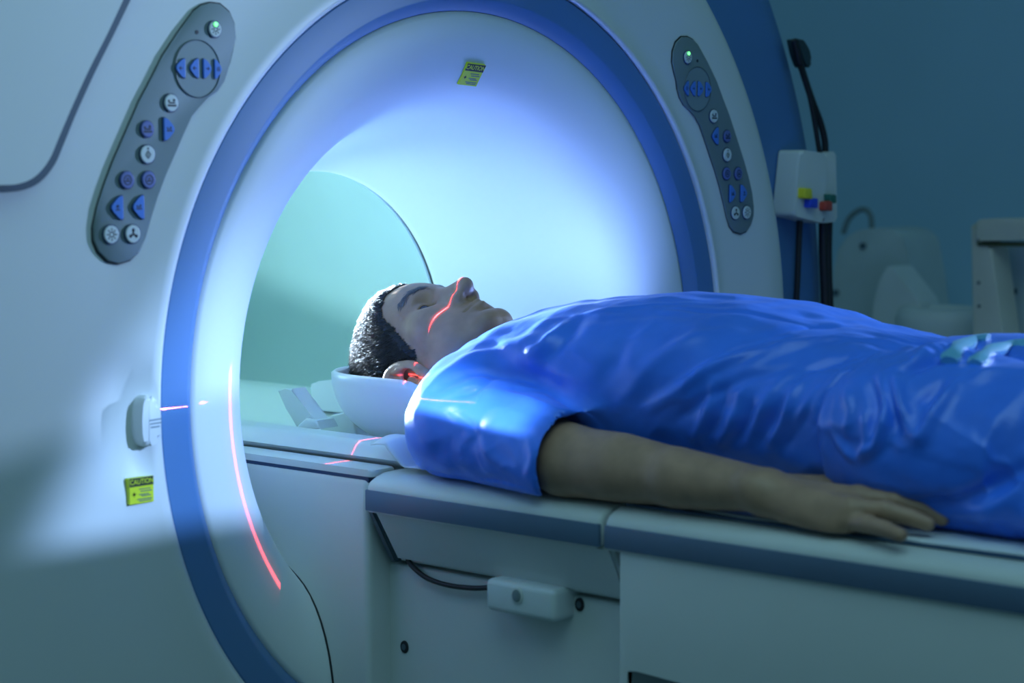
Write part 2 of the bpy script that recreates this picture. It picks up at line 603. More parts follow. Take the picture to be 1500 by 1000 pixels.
lathe('rear_bulkhead', [(0.362, 0.92), (0.30, 0.935), (0.0005, 0.94)], REAR, G, 96)
# outer blue cover, set back
lathe('outer_cover', [(0.62, 0.105), (0.90, 0.105), (0.935, 0.112), (0.947, 0.13), (0.95, 0.16), (0.95, 0.86), (0.93, 0.9), (0.36, 0.945)], COVERB, G, 256, angle=50)

# raised white cover at the upper left
podpx = [(186, -12), (158, 48), (130, 103), (104, 160), (86, 202), (72, 234), (52, 258), (28, 269), (0, 271), (-40, 271), (-160, 262)]
pod = [tuple(p) for p in smooth_path([(at(x, y, 1, -0.022)[0], at(x, y, 1, -0.022)[2]) for x, y in podpx], 4)]
pod = pod + [(-1.06, pod[-1][1]), (-1.06, 1.92), (-0.25, 1.92), (-0.34, 1.72), (-0.43, 1.585)]
prism('side_cover', pod, 1, 0.02, -0.022, WHITE, G, bevel=0.010, seg=5)
# dark strip painting the shade in the groove beside that cover
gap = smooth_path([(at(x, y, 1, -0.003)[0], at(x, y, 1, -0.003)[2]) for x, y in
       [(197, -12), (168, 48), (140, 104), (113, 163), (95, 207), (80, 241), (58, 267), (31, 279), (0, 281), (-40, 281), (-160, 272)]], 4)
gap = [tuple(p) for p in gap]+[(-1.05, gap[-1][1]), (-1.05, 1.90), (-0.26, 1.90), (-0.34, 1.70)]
o = prism('side_cover_shade_strip', gap, 1, 0.012, -0.003, TRIM, G, bevel=0.002)

# laser window atop the ring; its added glow paints a red reflection
wx = [(0.4995*math.sin(t), 1+0.4995*math.cos(t)) for t in np.linspace(0.065, 0.125, 9)]+[(0.492*math.sin(t), 1+0.492*math.cos(t)) for t in np.linspace(0.125, 0.065, 9)]
o = prism('laser_window', wx, 1, 0.003, -0.0015, mat('laser_window_glow_red', (0.35, 0.03, 0.05), 0.2, emit=(1.0, 0.05, 0.08, 0.25)), G)
o['label'] = 'small red laser window with a painted reflection'
# ---- control panels
def pp(cx, cy):
    p = at(100+cx/2.5, cy/2.5, 1, 0.0)
    return p[0], p[2]
panel_px = [(455, 40), (482, 20), (515, 11), (552, 16), (585, 45), (604, 90), (608, 140), (596, 188), (583, 225), (578, 262), (565, 300), (540, 335),
            (502, 360), (470, 387), (445, 425), (415, 490), (385, 560), (350, 640), (320, 720), (295, 800), (275, 870), (255, 920), (225, 950),
            (180, 964), (140, 955), (105, 920), (88, 880), (86, 830), (100, 760), (125, 680), (155, 600), (185, 530), (220, 450), (255, 370),
            (300, 285), (340, 205), (400, 115)]
PXM = 2.5*1290.0      # crop pixels per metre on this side of the face

def ngon(cx, cz, r, n=24, sx=1.0):
    return [(cx+sx*r*math.sin(2*math.pi*k/n), cz+r*math.cos(2*math.pi*k/n)) for k in range(n)]

def dshape(cx, cz, w, h, sgn):
    """rounded triangle pointing to sgn*x"""
    a = [(-0.5*w*sgn, 0.5*h), (-0.1*w*sgn, 0.42*h), (0.5*w*sgn, 0.08*h), (0.5*w*sgn, -0.08*h), (-0.1*w*sgn, -0.42*h), (-0.5*w*sgn, -0.5*h)]
    return [(cx+x, cz+z) for x, z in round_poly(a, 0.16*h, 3)]

def icon_polys(kind):
    """small flat pictograms, unit size about 1, as a list of 2D polygons"""
    P = []
    def bar(x0, z0, x1, z1, w=0.09):
        d = np.array([x1-x0, z1-z0]); d = d/np.linalg.norm(d)*w/2; nx, nz = -d[1], d[0]
        P.append([(x0+nx, z0+nz), (x1+nx, z1+nz), (x1-nx, z1-nz), (x0-nx, z0-nz)])
    if kind == 'bed':
        bar(-.42, -.2, .42, -.2, .14); bar(-.3, 0, .3, 0, .12); P.append(ngon(-.3, .14, .1, 8)); P.append(ngon(.2, .2, .12, 8))
    elif kind == 'lamp':
        for k in range(8):
            a = k*math.pi/4; bar(.3*math.cos(a), .3*math.sin(a), .45*math.cos(a), .45*math.sin(a), .08)
            b = a+math.pi/4; bar(.2*math.cos(a), .2*math.sin(a), .2*math.cos(b), .2*math.sin(b), .07)
    elif kind == 'fan':
        for k in range(3):
            a = math.pi/2+k*2*math.pi/3; bar(0, 0, .3*math.cos(a), .3*math.sin(a), .14); P.append(ngon(.3*math.cos(a), .3*math.sin(a), .13, 8))
    elif kind == 'diamond':
        q = [(0, .25), (.22, -.02), (0, -.3), (-.22, -.02)]
        for k in range(4): bar(*q[k], *q[(k+1) % 4], .07)
        bar(0, -.12, 0, .08, .07); P.append(ngon(0, .42, .08, 8))
    elif kind == 'ring':
        for k in range(10):
            a, b = k*math.pi/5, (k+1)*math.pi/5
            bar(.36*math.cos(a), .36*math.sin(a), .36*math.cos(b), .36*math.sin(b), .08)
        bar(-.2, -.08, .2, -.08, .12); bar(-.12, .1, .12, .1, .1)
    elif kind == 'arrowl':
        bar(-.3, 0, .3, 0, .12); bar(-.3, 0, -.05, .22, .12); bar(-.3, 0, -.05, -.22, .12)
    elif kind == 'arrowr':
        bar(-.3, 0, .3, 0, .12); bar(.3, 0, .05, .22, .12); bar(.3, 0, .05, -.22, .12)
    elif kind == 'up':
        bar(-.3, -.25, .35, -.25, .1); bar(0, -.2, 0, .3, .1); bar(0, .3, -.2, .08, .1); bar(0, .3, .2, .08, .1)
    return P

def panel_button(parent, poly, y, h, m, icon=None, ic=(0, 0), isz=0.01, led=None):
    bm = prism_bm(poly, 1, y, y-h, bevel=0.0008, seg=2)
    for f in bm.faces: f.material_index = 0
    top = y-h-0.00025
    if icon:
        for pl in icon_polys(icon):
            vs_ = [bm.verts.new((ic[0]+p[0]*isz, top, ic[1]+p[1]*isz)) for p in pl]
            f = bm.faces.new(vs_); f.material_index = 1
    if led:
        vs_ = [bm.verts.new((p[0], top-0.0006, p[1])) for p in ngon(led[0], led[1], 0.0026, 10)]
        f = bm.faces.new(vs_); f.material_index = 2
    me = bpy.data.meshes.new('button')
    bmesh.ops.recalc_face_normals(bm, faces=bm.faces)
    bm.to_mesh(me); bm.free()
    for q in (m, INK, LED): me.materials.append(q)
    return link('button', me, parent)

BUT = [(526, 108, 'c', 27, BTNW, 'lamp'), (400, 250, 'L', (40, 70), BTNB, 'arrowl'), (450, 250, 'L', (38, 70), BTNB, 'arrowl'),
       (497, 252, 'R', (36, 70), BTNB, 'arrowr'), (536, 254, 'R', (32, 70), BTNB, 'ring'), (366, 377, 'c', 29, BTNW, 'bed'),
       (278, 473, 'c', 27, BTNP, 'bed'), (357, 473, 'R', (46, 82), BTNB, 'bed'), (279, 565, 'c', 30, BTNW, 'diamond'),
       (204, 659, 'c', 28, BTNP, 'ring'), (283, 658, 'c', 28, BTNP, 'ring'), (168, 760, 'L', (48, 84), BTNB, 'up'), (246, 758, 'L', (46, 84), BTNB, 'bed'),
       (146, 858, 'c', 30, BTNW, 'lamp'), (225, 856, 'c', 30, BTNW, 'fan')]

def control_panel(mir):
    sx = -1 if mir else 1
    poly = [(sx*x, z) for x, z in (pp(*p) for p in panel_px)]
    ctr = np.mean(poly, 0)
    rim = [tuple(ctr+(np.array(p)-ctr)*1.012) for p in poly]
    pan = prism('control_panel', poly, 1, 0.004, -0.0035, PANELG, G, bevel=0.0015, seg=2)
    pan['label'] = 'grey keypad with blue and white buttons'
    prism('panel_edge', rim, 1, 0.004, -0.0012, SEAM, pan)
    cx, cz = pp(465, 252)
    r = 98/PXM
    prism('dial', ngon(sx*cx, cz, r, 40), 1, 0.0, -0.0042, PANELL, pan, bevel=0.0004)
    dk = [(sx*cx+r*math.sin(t), -0.0044, cz+r*math.cos(t)) for t in np.linspace(0, 2*math.pi, 49)]
    tube('dial_rim', dk, 0.0006, PANELG if False else TRIM, pan, seg=5, smoothp=False)
    for bx, bz, kind, sz, m, ic in BUT:
        x, z = pp(bx, bz)
        x *= sx
        led = None
        if kind == 'c':
            rr = sz/PXM
            poly2 = ngon(x, z, rr, 22)
            rimp = ngon(x, z, rr*1.13, 22)
            isz = rr*1.55
            if bz == 108:
                led = (x, z+rr*0.62)
        else:
            d = (1 if kind == 'R' else -1)*sx
            w, h = sz[0]/PXM, sz[1]/PXM
            poly2 = dshape(x, z, w, h, d)
            rimp = dshape(x, z, w*1.14, h*1.08, d)
            isz = w*0.62
        prism('button_rim', rimp, 1, 0.0, -0.0048, SEAMB, pan)
        panel_button(pan, poly2, 0.0, 0.0062, m, ic, (x, z), isz, led)
    dx, dz = pp(463, 118)
    prism('sensor_dot', ngon(sx*dx, dz, 0.0022, 10), 1, 0.0, -0.004, INK, pan)
control_panel(False)
control_panel(True)

# ---- laser port beside the ring
port = [(at(x, y, 1, -0.012)[0], at(x, y, 1, -0.012)[2]) for x, y in
        [(218, 578), (230, 581), (236.5, 592), (238, 618), (238, 643), (229, 651), (216, 657), (211, 640), (210, 615), (212, 590)]]
lp = prism('laser_port', round_poly(port, 0.006, 3), 1, 0.022, -0.010, WHITE, G, bevel=0.006, seg=4)
for (xa, ya, xb, yb) in ((219, 616, 236, 613), (220, 621, 236, 618.5), (221, 626, 234, 624)):
    a, b = at(xa, ya, 1, -0.0105), at(xb, yb, 1, -0.0105)
    t = 0.0008
    mesh('port_print', [(a[0], -0.0105, a[2]-t), (b[0], -0.0105, b[2]-t), (b[0], -0.0105, b[2]+t), (a[0], -0.0105, a[2]+t)], [(0, 1, 2, 3)], PANELL, lp, False)

# ---- caution labels
def caution(name_parent, P00, ex, ez, w, h, nrm):
    """label with corner frame: P00 centre, ex/ez unit axes, nrm outward normal"""
    P00, ex, ez, nrm = (np.array(q, float) for q in (P00, ex, ez, nrm))
    def q(u, v, d): return P00+ex*u*w+ez*v*h+nrm*d
    def quad(u0, v0, u1, v1, d): return [q(u0, v0, d), q(u1, v0, d), q(u1, v1, d), q(u0, v1, d)]
    V = quad(-.5, -.5, .5, .5, 0.0012)+quad(-.5, -.5, .5, .5, -0.006)
    lab = mesh('caution_label', V, [(0, 1, 2, 3), (7, 6, 5, 4), (0, 4, 5, 1), (1, 5, 6, 2), (2, 6, 7, 3), (3, 7, 4, 0)], YEL, name_parent, False)
    lab['label'] = 'yellow label with a black CAUTION heading'
    mesh('label_band', quad(-.5, .17, .5, .5, 0.0015), [(0, 1, 2, 3)], YELB, lab, False)
    tv, tf = text_mesh('CAUTION', h*0.27)
    mesh('label_heading', [P00+ex*x*0.92+ez*(y+0.335*h)+nrm*0.0018 for x, y, _ in tv], tf, YEL, lab, False)
    for k, (u0, u1, v) in enumerate(((-.12, .36, .05), (-.05, .42, -.04), (-.12, .3, -.16), (-.02, .38, -.22), (-.2, .42, -.34), (-.12, .4, -.41))):
        mesh('label_line', quad(u0, v-.018, u1, v+.018, 0.0015), [(0, 1, 2, 3)], YELB if False else TRIM, lab, False)
    # radiating laser symbol
    V, Fc = [], []
    c = q(-.32, -.13, 0.0016)
    for k in range(12):
        a = k*math.pi/6; L = 0.09*w*(1.35 if k % 3 == 0 else 0.9)
        d = ex*math.cos(a)+ez*math.sin(a); n = -ex*math.sin(a)+ez*math.cos(a)
        b = len(V)
        V += [c+n*0.012*w, c+d*L, c-n*0.012*w]
        Fc.append((b, b+1, b+2))
    V += [c+ex*0.04*w*math.cos(t)+ez*0.04*w*math.sin(t) for t in np.linspace(0, 2*math.pi, 9)[:-1]]
    Fc.append(tuple(range(len(V)-8, len(V))))
    mesh('laser_symbol', V, Fc, YELB, lab, False)
p = at(206.5, 717.5, 1, -0.0035)
caution(G, p, (1, 0, 0), (0, 0, 1), 0.0315, 0.0275, (0, -1, 0))
# on the upper funnel: tangent frame
t0 = 0.055
rr, yy = 0.372, 0.0305
nrm = np.array([-math.sin(t0)*0.52, -0.85, -math.cos(t0)*0.52]); nrm /= np.linalg.norm(nrm)
ex = np.array([math.cos(t0), 0, -math.sin(t0)])
ez = np.cross(ex, nrm); ez = -ez if ez[2] < 0 else ez
caution(G, (rr*math.sin(t0), yy-0.001, 1+rr*math.cos(t0)), ex, ez, 0.033, 0.030, nrm)

# ------------------------------------------------------------------ patient table
T = empty('patient_table', (0, -0.5, 0))
tag(T, 'long white patient table with a blue-grey edge stripe running into the bore', 'table')
XW = 0.25
# housing that leads into the gantry
hs = [(-0.24, 0.57), (-0.24, 0.893), (-0.2375, 0.8985), (-0.232, 0.9005), (-0.199, 0.9005), (-0.199, 0.884), (0.199, 0.884), (0.199, 0.9005), (0.232, 0.9005), (0.2375, 0.8985), (0.24, 0.893), (0.24, 0.57)]
prism('housing', hs, 1, 0.29, -0.047, TBLW, T, bevel=0.009, seg=5)
for s in (-1, 1):
    xs_ = sorted((s*0.2365, s*0.1985))
    box('deck_seam', (xs_[0], -0.045, 0.896), (xs_[1], 0.285, 0.9045), SEAMB, T, bevel=0.001)
    dk = [(s*0.2385, -0.052), (s*0.1985, -0.052), (s*0.1985, 0.285), (s*0.2385, 0.285)]
    dk = round_poly(dk if s < 0 else dk[::-1], 0.006, 4)
    prism('deck_rail', dk, 2, 0.9035, 0.9115, TBLW, T, bevel=0.003, seg=3)
pr_ = sorted([(r_, y_) for r_, y_ in prof[2:]])
sm = []
for z in np.linspace(0.60, 0.835, 30):
    r_ = math.hypot(0.2405, 1-z)
    sm.append((-0.2405, float(np.interp(r_, [q[0] for q in pr_], [q[1] for q in pr_]))-0.0008, z))
tube('housing_seam', sm, 0.0014, SEAM, T, seg=6, smoothp=False)
# pedestal behind
box('pedestal', (-0.205, -0.419, 0.0), (0.205, -0.012, 0.80), TBLW, T, bevel=0.004)
for x, y in ((593, 947), (849.5, 885)):
    p = at(x, y, 0, -0.205)
    c = [(p[1]+0.0062*math.sin(t), p[2]+0.0074*math.cos(t)) for t in np.linspace(0, 2*math.pi, 17)[:-1]]
    prism('screw', c, 0, -0.195, -0.2068, SEAM, T, bevel=0.001)
    c = [(p[1]+0.0033*math.sin(t), p[2]+0.0038*math.cos(t)) for t in np.linspace(0, 2*math.pi, 13)[:-1]]
    prism('screw_head', c, 0, -0.205, -0.2074, TRIM, T)

def section_profile(xe, ztop, zs0, zs1):
    """cross-section of a table top half, from centre over the rounded edge to the stripe"""
    return [(-0.20, ztop), (-0.222, ztop-0.0006), (-0.236, ztop-0.003), (-0.245, ztop-0.0075), (-xe+0.0008, ztop-0.013), (-xe, zs0)]

def table_section(y0, y1, name, zt=0.9085):
    ed = section_profile(XW, zt, 0.8915, 0.868)
    half = ed
    pts = half + [(-XW, 0.866)] + [(XW, 0.866)] + [(-x, z) for x, z in half[::-1]]
    bm = prism_bm(pts, 1, y1, y0, bevel=0.006, seg=4, bevel_both=True)
    o = bm_obj(name, bm, TBLW, T)
    return o
a_top = table_section(-0.054, -0.3995, 'head_section')
b_top = table_section(-0.4045, -1.95, 'foot_section')
for (y0, y1, par) in ((-0.0545, -0.3985, a_top), (-0.4058, -1.945, b_top)):
    for s in (-1, 1):
        lo, hi = (s*XW-0.0018 if s < 0 else s*XW-0.012, y1, 0.8675), (s*XW+0.012 if s < 0 else s*XW+0.0018, y0, 0.8915)
        box('edge_stripe', lo, hi, TBLS, par, bevel=0.0012, seg=2)
# tapering skirt below the head section
sk = [(-0.2465, 0.868), (0.2465, 0.868), (0.214, 0.806), (-0.214, 0.806)]
bm = bmesh.new()
rows = []
for y, dz in ((-0.0615, 0.0), (-0.41, 0.0)):
    rows.append([bm.verts.new((x, y+(0.0 if z > .85 else (-0.006 if y > -.2 else 0.0)), z)) for x, z in sk])
for i in range(4):
    bm.faces.new((rows[0][i], rows[0][(i+1) % 4], rows[1][(i+1) % 4], rows[1][i]))
bm.faces.new(rows[0][::-1]); bm.faces.new(rows[1])
bmesh.ops.bevel(bm, geom=list(bm.edges), offset=0.004, segments=3, affect='EDGES')
bm_obj('skirt', bm, TBLW, T)
bm = bmesh.new()
rows = []
sk2 = [(-0.2478, 0.8685), (0.2478, 0.8685), (0.216, 0.804), (-0.216, 0.804)]
for y in (-0.0525, -0.0625):
    rows.append([bm.verts.new((x, y+(0.0 if z > .85 else -0.006), z)) for x, z in sk2])
for i in range(4):
    bm.faces.new((rows[0][i], rows[0][(i+1) % 4], rows[1][(i+1) % 4], rows[1][i]))
bm.faces.new(rows[0][::-1]); bm.faces.new(rows[1])
bmesh.ops.bevel(bm, geom=list(bm.edges), offset=0.002, segments=2, affect='EDGES')
o = bm_obj('end_trim', bm, TRIM, T)
o['label'] = 'dark grey trim on the slanted end'
# base of the foot section: end plate, side aprons, far plate
box('end_plate', (-0.2455, -0.432, 0.0), (0.2455, -0.4215, 0.868), TBLW, T, bevel=0.002)
box('end_plate', (-0.2455, -1.90, 0.0), (0.2455, -1.89, 0.868), TBLW, T, bevel=0.002)
for s in (-1, 1):
    pts = [(-0.423, 0.868), (-1.895, 0.868), (-1.895, 0.715), (-1.2, 0.715), (-0.60, 0.737), (-0.445, 0.7445), (-0.432, 0.7445), (-0.432, 0.30), (-0.423, 0.30)]
    prism('side_panel', pts, 0, s*0.2375, s*0.2475, TBLW, T, bevel=0.002, seg=2)
box('lift_column', (-0.12, -1.45, 0.0), (0.12, -0.80, 0.86), TRIM, T, bevel=0.01)
# lock box under the skirt with its cable
lb = box('lock_box', (at(710, 870, 0, -0.238)[0]+0.0, at(812, 870, 0, -0.238)[1], 0.7745), (-0.16, at(710, 870, 0, -0.238)[1], 0.8105), BTNW, T, bevel=0.007, seg=4)
p = at(758, 872, 0, -0.238)
prism('lock', [(p[1]+0.0085*math.sin(t), p[2]+0.0095*math.cos(t)) for t in np.linspace(0, 2*math.pi, 25)[:-1]], 0, -0.235, -0.2395, TBLW, lb, bevel=0.001)
prism('lock_core', [(p[1]+0.0058*math.sin(t), p[2]+0.0068*math.cos(t)) for t in np.linspace(0, 2*math.pi, 21)[:-1]], 0, -0.235, -0.2410, PANELG, lb, bevel=0.001)
tube('lock_cable', [at(597, 818, 0, -0.212), at(604, 829, 0, -0.212), at(625, 846, 0, -0.213), at(655, 856.5, 0, -0.214), at(690, 861, 0, -0.214), at(718, 860.5, 0, -0.214)], 0.0030, BLACK, T, n=6)
tube('thin_wire', [at(815, 868, 0, -0.2), at(835, 866, 0, -0.2), at(850, 862, 0, -0.195)], 0.0011, BLACK, T, seg=6)

# ---- cradle: concave sliding board
Vc, Fk = [], []
cs = []
for x in np.linspace(-0.195, 0.195, 53):
    flat = max(0.0, min(1.0, (0.150-abs(x))/0.11)); flat = flat*flat*(3-2*flat)
    z = 0.9335-0.0335*flat
    if abs(x) > 0.178:
        z -= 0.016*((abs(x)-0.178)/0.017)**2
    cs.append((x, z))
sect = cs+[(0.192, 0.9125), (0.12, 0.8862), (-0.12, 0.8862), (-0.192, 0.9125)]
ysc = [0.80, 0.796]+list(np.linspace(0.7, -0.04, 9))+[-0.050, -0.053]
n = len(sect)
for j, y in enumerate(ysc):
    sh = 0.99 if j in (0, len(ysc)-1) else 1.0
    for (x, z) in sect:
        Vc.append((x*sh, y, 0.91+(z-0.91)*(0.92 if sh < 1 else 1.0)))
for j in range(len(ysc)-1):
    for i in range(n):
        i2 = (i+1) % n
        Fk.append((j*n+i, j*n+i2, (j+1)*n+i2, (j+1)*n+i))
Fk.append(tuple(range(n))[::-1]); Fk.append(tuple((len(ysc)-1)*n+i for i in range(n)))
cr = mesh('cradle', Vc, Fk, CRADLE, T, True, angle=40)
cr['label'] = 'concave white sliding board inside the bore'

# fittings at the inner end of the cradle: swivel lever and two wedges
def slab_from_px(name, pxs, x0, x1, m, parent, bevel=0.003, floor=0.0):
    pts = [(at(x, y, 0, x0)[1], max(floor, at(x, y, 0, x0)[2])) for x, y in pxs]
    return prism(name, pts, 0, x1, x0, m, parent, bevel=bevel, seg=3, both=True)
LV = empty('strap_lever', (-0.06, 0.33, 0.905))
tag(LV, 'pale bent lever standing on the inner end of the cradle', 'lever')
slab_from_px('lever_arm', [(405, 571), (417, 569), (428, 569), (440, 592), (455, 608), (466, 618), (449, 627), (433, 625), (419, 599)], -0.085, -0.06, CRADLE, LV)
slab_from_px('lever_foot', [(448, 612), (462, 616), (468, 628), (430, 632), (436, 622)], -0.09, -0.055, CRADLE, LV)
WD = empty('support_wedge', (0.02, 0.28, 0.905))
tag(WD, 'pale padded wedge beside the lever on the cradle', 'wedge')
slab_from_px('wedge_block', [(468, 628), (474, 616), (486, 607), (516, 601), (522, 640), (472, 640)], -0.02, 0.06, CRADLE, WD, floor=0.9055)
WB = empty('support_block', (0.08, 0.27, 0.905))
tag(WB, 'pale upright cushion block behind the headrest', 'block')
slab_from_px('cushion', [(454, 562), (466, 558), (512, 553), (560, 553), (560, 640), (462, 640), (455, 596)], 0.08, 0.12, HEADR, WB, bevel=0.004, floor=0.9165)

# ------------------------------------------------------------------ headrest
H = empty('headrest', (0, 0.07, 0.905))
tag(H, 'white bowl-shaped headrest under the patient\'s head', 'headrest')
def bowl(rx, ry, rz, cy, cz, n=64, m=18):
    rows = []
    for j in range(m+1):
        ph = (j/m)*math.pi/2
        row = []
        for i in range(n):
            t = 2*math.pi*i/n
            ct, st = math.cos(t), math.sin(t)
            k = (abs(ct)**2.6+abs(st)**2.6)**(-1/2.6)
            q = math.cos(ph)**0.72
            y = cy+ry*q*k*st
            z = cz-rz*math.sin(ph)
            row.append((rx*q*k*ct, y, z))
        rows.append(row)
    return rows
def rim_drop(y):
    # rim falls away towards the neck
    q = max(0.0, min(1.0, (0.030-y)/0.075))
    return 0.060*q*q
outr = bowl(0.110, 0.138, 0.092, 0.072, 0.996)
innr = bowl(0.102, 0.130, 0.084, 0.072, 0.996)
V, Fc = [], []
nb = 64
allrows = innr[::-1]
lip = []
for t_ in (0.0,):
    mid = [((a[0]+b[0])/2, (a[1]+b[1])/2, 0.9995) for a, b in zip(innr[0], outr[0])]
    lip.append(mid)
allrows = innr[::-1]+lip+outr
for row in allrows:
    for p_ in row:
        d_ = rim_drop(p_[1])
        f_ = max(0.0, (p_[2]-0.904)/0.0955)
        V.append((p_[0], max(p_[1], -0.062), p_[2]-d_*f_))
for j in range(len(allrows)-1):
    for i in range(nb):
        i2 = (i+1) % nb
        Fc.append((j*nb+i, j*nb+i2, (j+1)*nb+i2, (j+1)*nb+i))
mesh('shell', V, Fc, HEADR, H)
pts = [(at(x, y, 0, -0.115)[1], at(x, y, 0, -0.115)[2]) for x, y in ((514, 544.5), (535, 546), (535, 549.5), (514, 547.5))]
prism('slot', pts, 0, -0.04, -0.085, SEAM, H)
box('clip', (-0.118, 0.058, 0.899), (-0.095, 0.075, 0.915), TRIM, H, bevel=0.002)
box('mount', (-0.05, -0.03, 0.8985), (0.05, 0.15, 0.912), HEADR, H, bevel=0.003)

# ------------------------------------------------------------------ mat and paper sheet on the table
box_ = box_bm((-0.222, -1.85, 0.9087), (0.222, -0.41, 0.9112), 0.0010, 2)
tag(bm_obj('table_mat', box_, MATD), 'thin dark blue mat lying along the foot end of the table', 'mat')

def noise3(P, scale, seed=0):
    """value noise in [-1,1]"""
    P = np.asarray(P, float)*scale+seed*17.31+100.0
    I = np.floor(P).astype(np.int64); Fp = P-I
    W = Fp*Fp*(3-2*Fp)
    def h(ix, iy, iz):
        n_ = (ix*374761393+iy*668265263+iz*2147483647+seed*974711) & 0x7fffffff
        n_ = ((n_ ^ (n_ >> 13))*1274126177) & 0x7fffffff
        return ((n_ ^ (n_ >> 16)) & 0xffff)/32767.5-1.0
    r_ = 0
    for dx in (0, 1):
        for dy in (0, 1):
            for dz in (0, 1):
                w = (W[..., 0] if dx else 1-W[..., 0])*(W[..., 1] if dy else 1-W[..., 1])*(W[..., 2] if dz else 1-W[..., 2])
                r_ = r_+w*h(I[..., 0]+dx, I[..., 1]+dy, I[..., 2]+dz)
    return r_

def sheet(name, x0, x1, y0, y1, zf, m, amp, nx, ny, edge):
    X, Y = np.meshgrid(np.linspace(x0, x1, nx), np.linspace(y0, y1, ny), indexing='ij')
    P = np.stack([X, Y, np.zeros_like(X)], -1)
    nz1, nz2 = noise3(P, 22, 3), noise3(P, 60, 5)
    ez_ = np.minimum(np.minimum(X-x0, x1-X), np.minimum(Y-y0, y1-Y))
    X = X+edge*noise3(P, 14, 9); Y = Y+edge*noise3(P, 14, 11)
    Z = zf(X, Y)+amp*(0.5+0.5*nz1)+0.25*amp*nz2
    top = np.stack([X, Y, Z], -1).reshape(-1, 3)
    bot = top-np.array([0, 0, 0.0012])
    idx = np.arange(nx*ny).reshape(nx, ny)
    q = np.stack([idx[:-1, :-1], idx[1:, :-1], idx[1:, 1:], idx[:-1, 1:]], -1).reshape(-1, 4)
    b = [q, q[:, ::-1]+nx*ny]
    for e_ in (idx[0, :], idx[:, -1], idx[-1, ::-1], idx[::-1, 0]):
        b.append(np.stack([e_[:-1], e_[1:], e_[1:]+nx*ny, e_[:-1]+nx*ny], -1))
    return np_mesh(name, np.vstack([top, bot]), np.vstack(b), m)
o = sheet('paper_sheet', -0.214, 0.2, -1.75, -0.43, lambda X, Y: 0.9124+0*X, SHEET, 0.0018, 60, 130, 0.004)
tag(o, 'white paper sheet spread under the patient\'s hips and hand', 'sheet')
def zf(X, Y):
    d = np.clip((0.195+X)/0.05, 0, 1)
    over = np.clip((-0.05-Y)/0.03, 0, 1)
    return np.where(Y > -0.052, 0.9365, 0.9125+0.024*(1-over)*1.0)+0.006*np.sin(X*60)*np.clip((Y+0.09)/0.06, 0, 1)
o = sheet('pillow_liner', -0.215, 0.2, -0.30, -0.028, zf, SHEET, 0.009, 70, 60, 0.009)
tag(o, 'crumpled white paper liner poking out below the patient\'s shoulder', 'liner')

# ------------------------------------------------------------------ signed-distance modelling for the person
def smin(a, b, k):
    h = np.clip(0.5+0.5*(b-a)/k, 0, 1)
    return b+(a-b)*h-k*h*(1-h)

def smax(a, b, k):
    return -smin(-a, -b, k)

def sph(X, Y, Z, c, r):
    return np.sqrt((X-c[0])**2+(Y-c[1])**2+(Z-c[2])**2)-r

def ell(X, Y, Z, c, r):
    a, b, d = (X-c[0])/r[0], (Y-c[1])/r[1], (Z-c[2])/r[2]
    k0 = np.sqrt(a*a+b*b+d*d)
    k1 = np.sqrt((a/r[0])**2+(b/r[1])**2+(d/r[2])**2)+1e-9
    return k0*(k0-1.0)/k1

def cap(X, Y, Z, a, b, ra, rb):
    a, b = np.array(a, float), np.array(b, float)
    d = b-a
    t = np.clip(((X-a[0])*d[0]+(Y-a[1])*d[1]+(Z-a[2])*d[2])/(d@d), 0, 1)
    return np.sqrt((X-a[0]-t*d[0])**2+(Y-a[1]-t*d[1])**2+(Z-a[2]-t*d[2])**2)-(ra+(rb-ra)*t)

def chain(X, Y, Z, pts, rs, k=0.0):
    d = None
    for i in range(len(pts)-1):
        c = cap(X, Y, Z, pts[i], pts[i+1], rs[i], rs[i+1])
        d = c if d is None else (smin(d, c, k) if k else np.minimum(d, c))
    return d

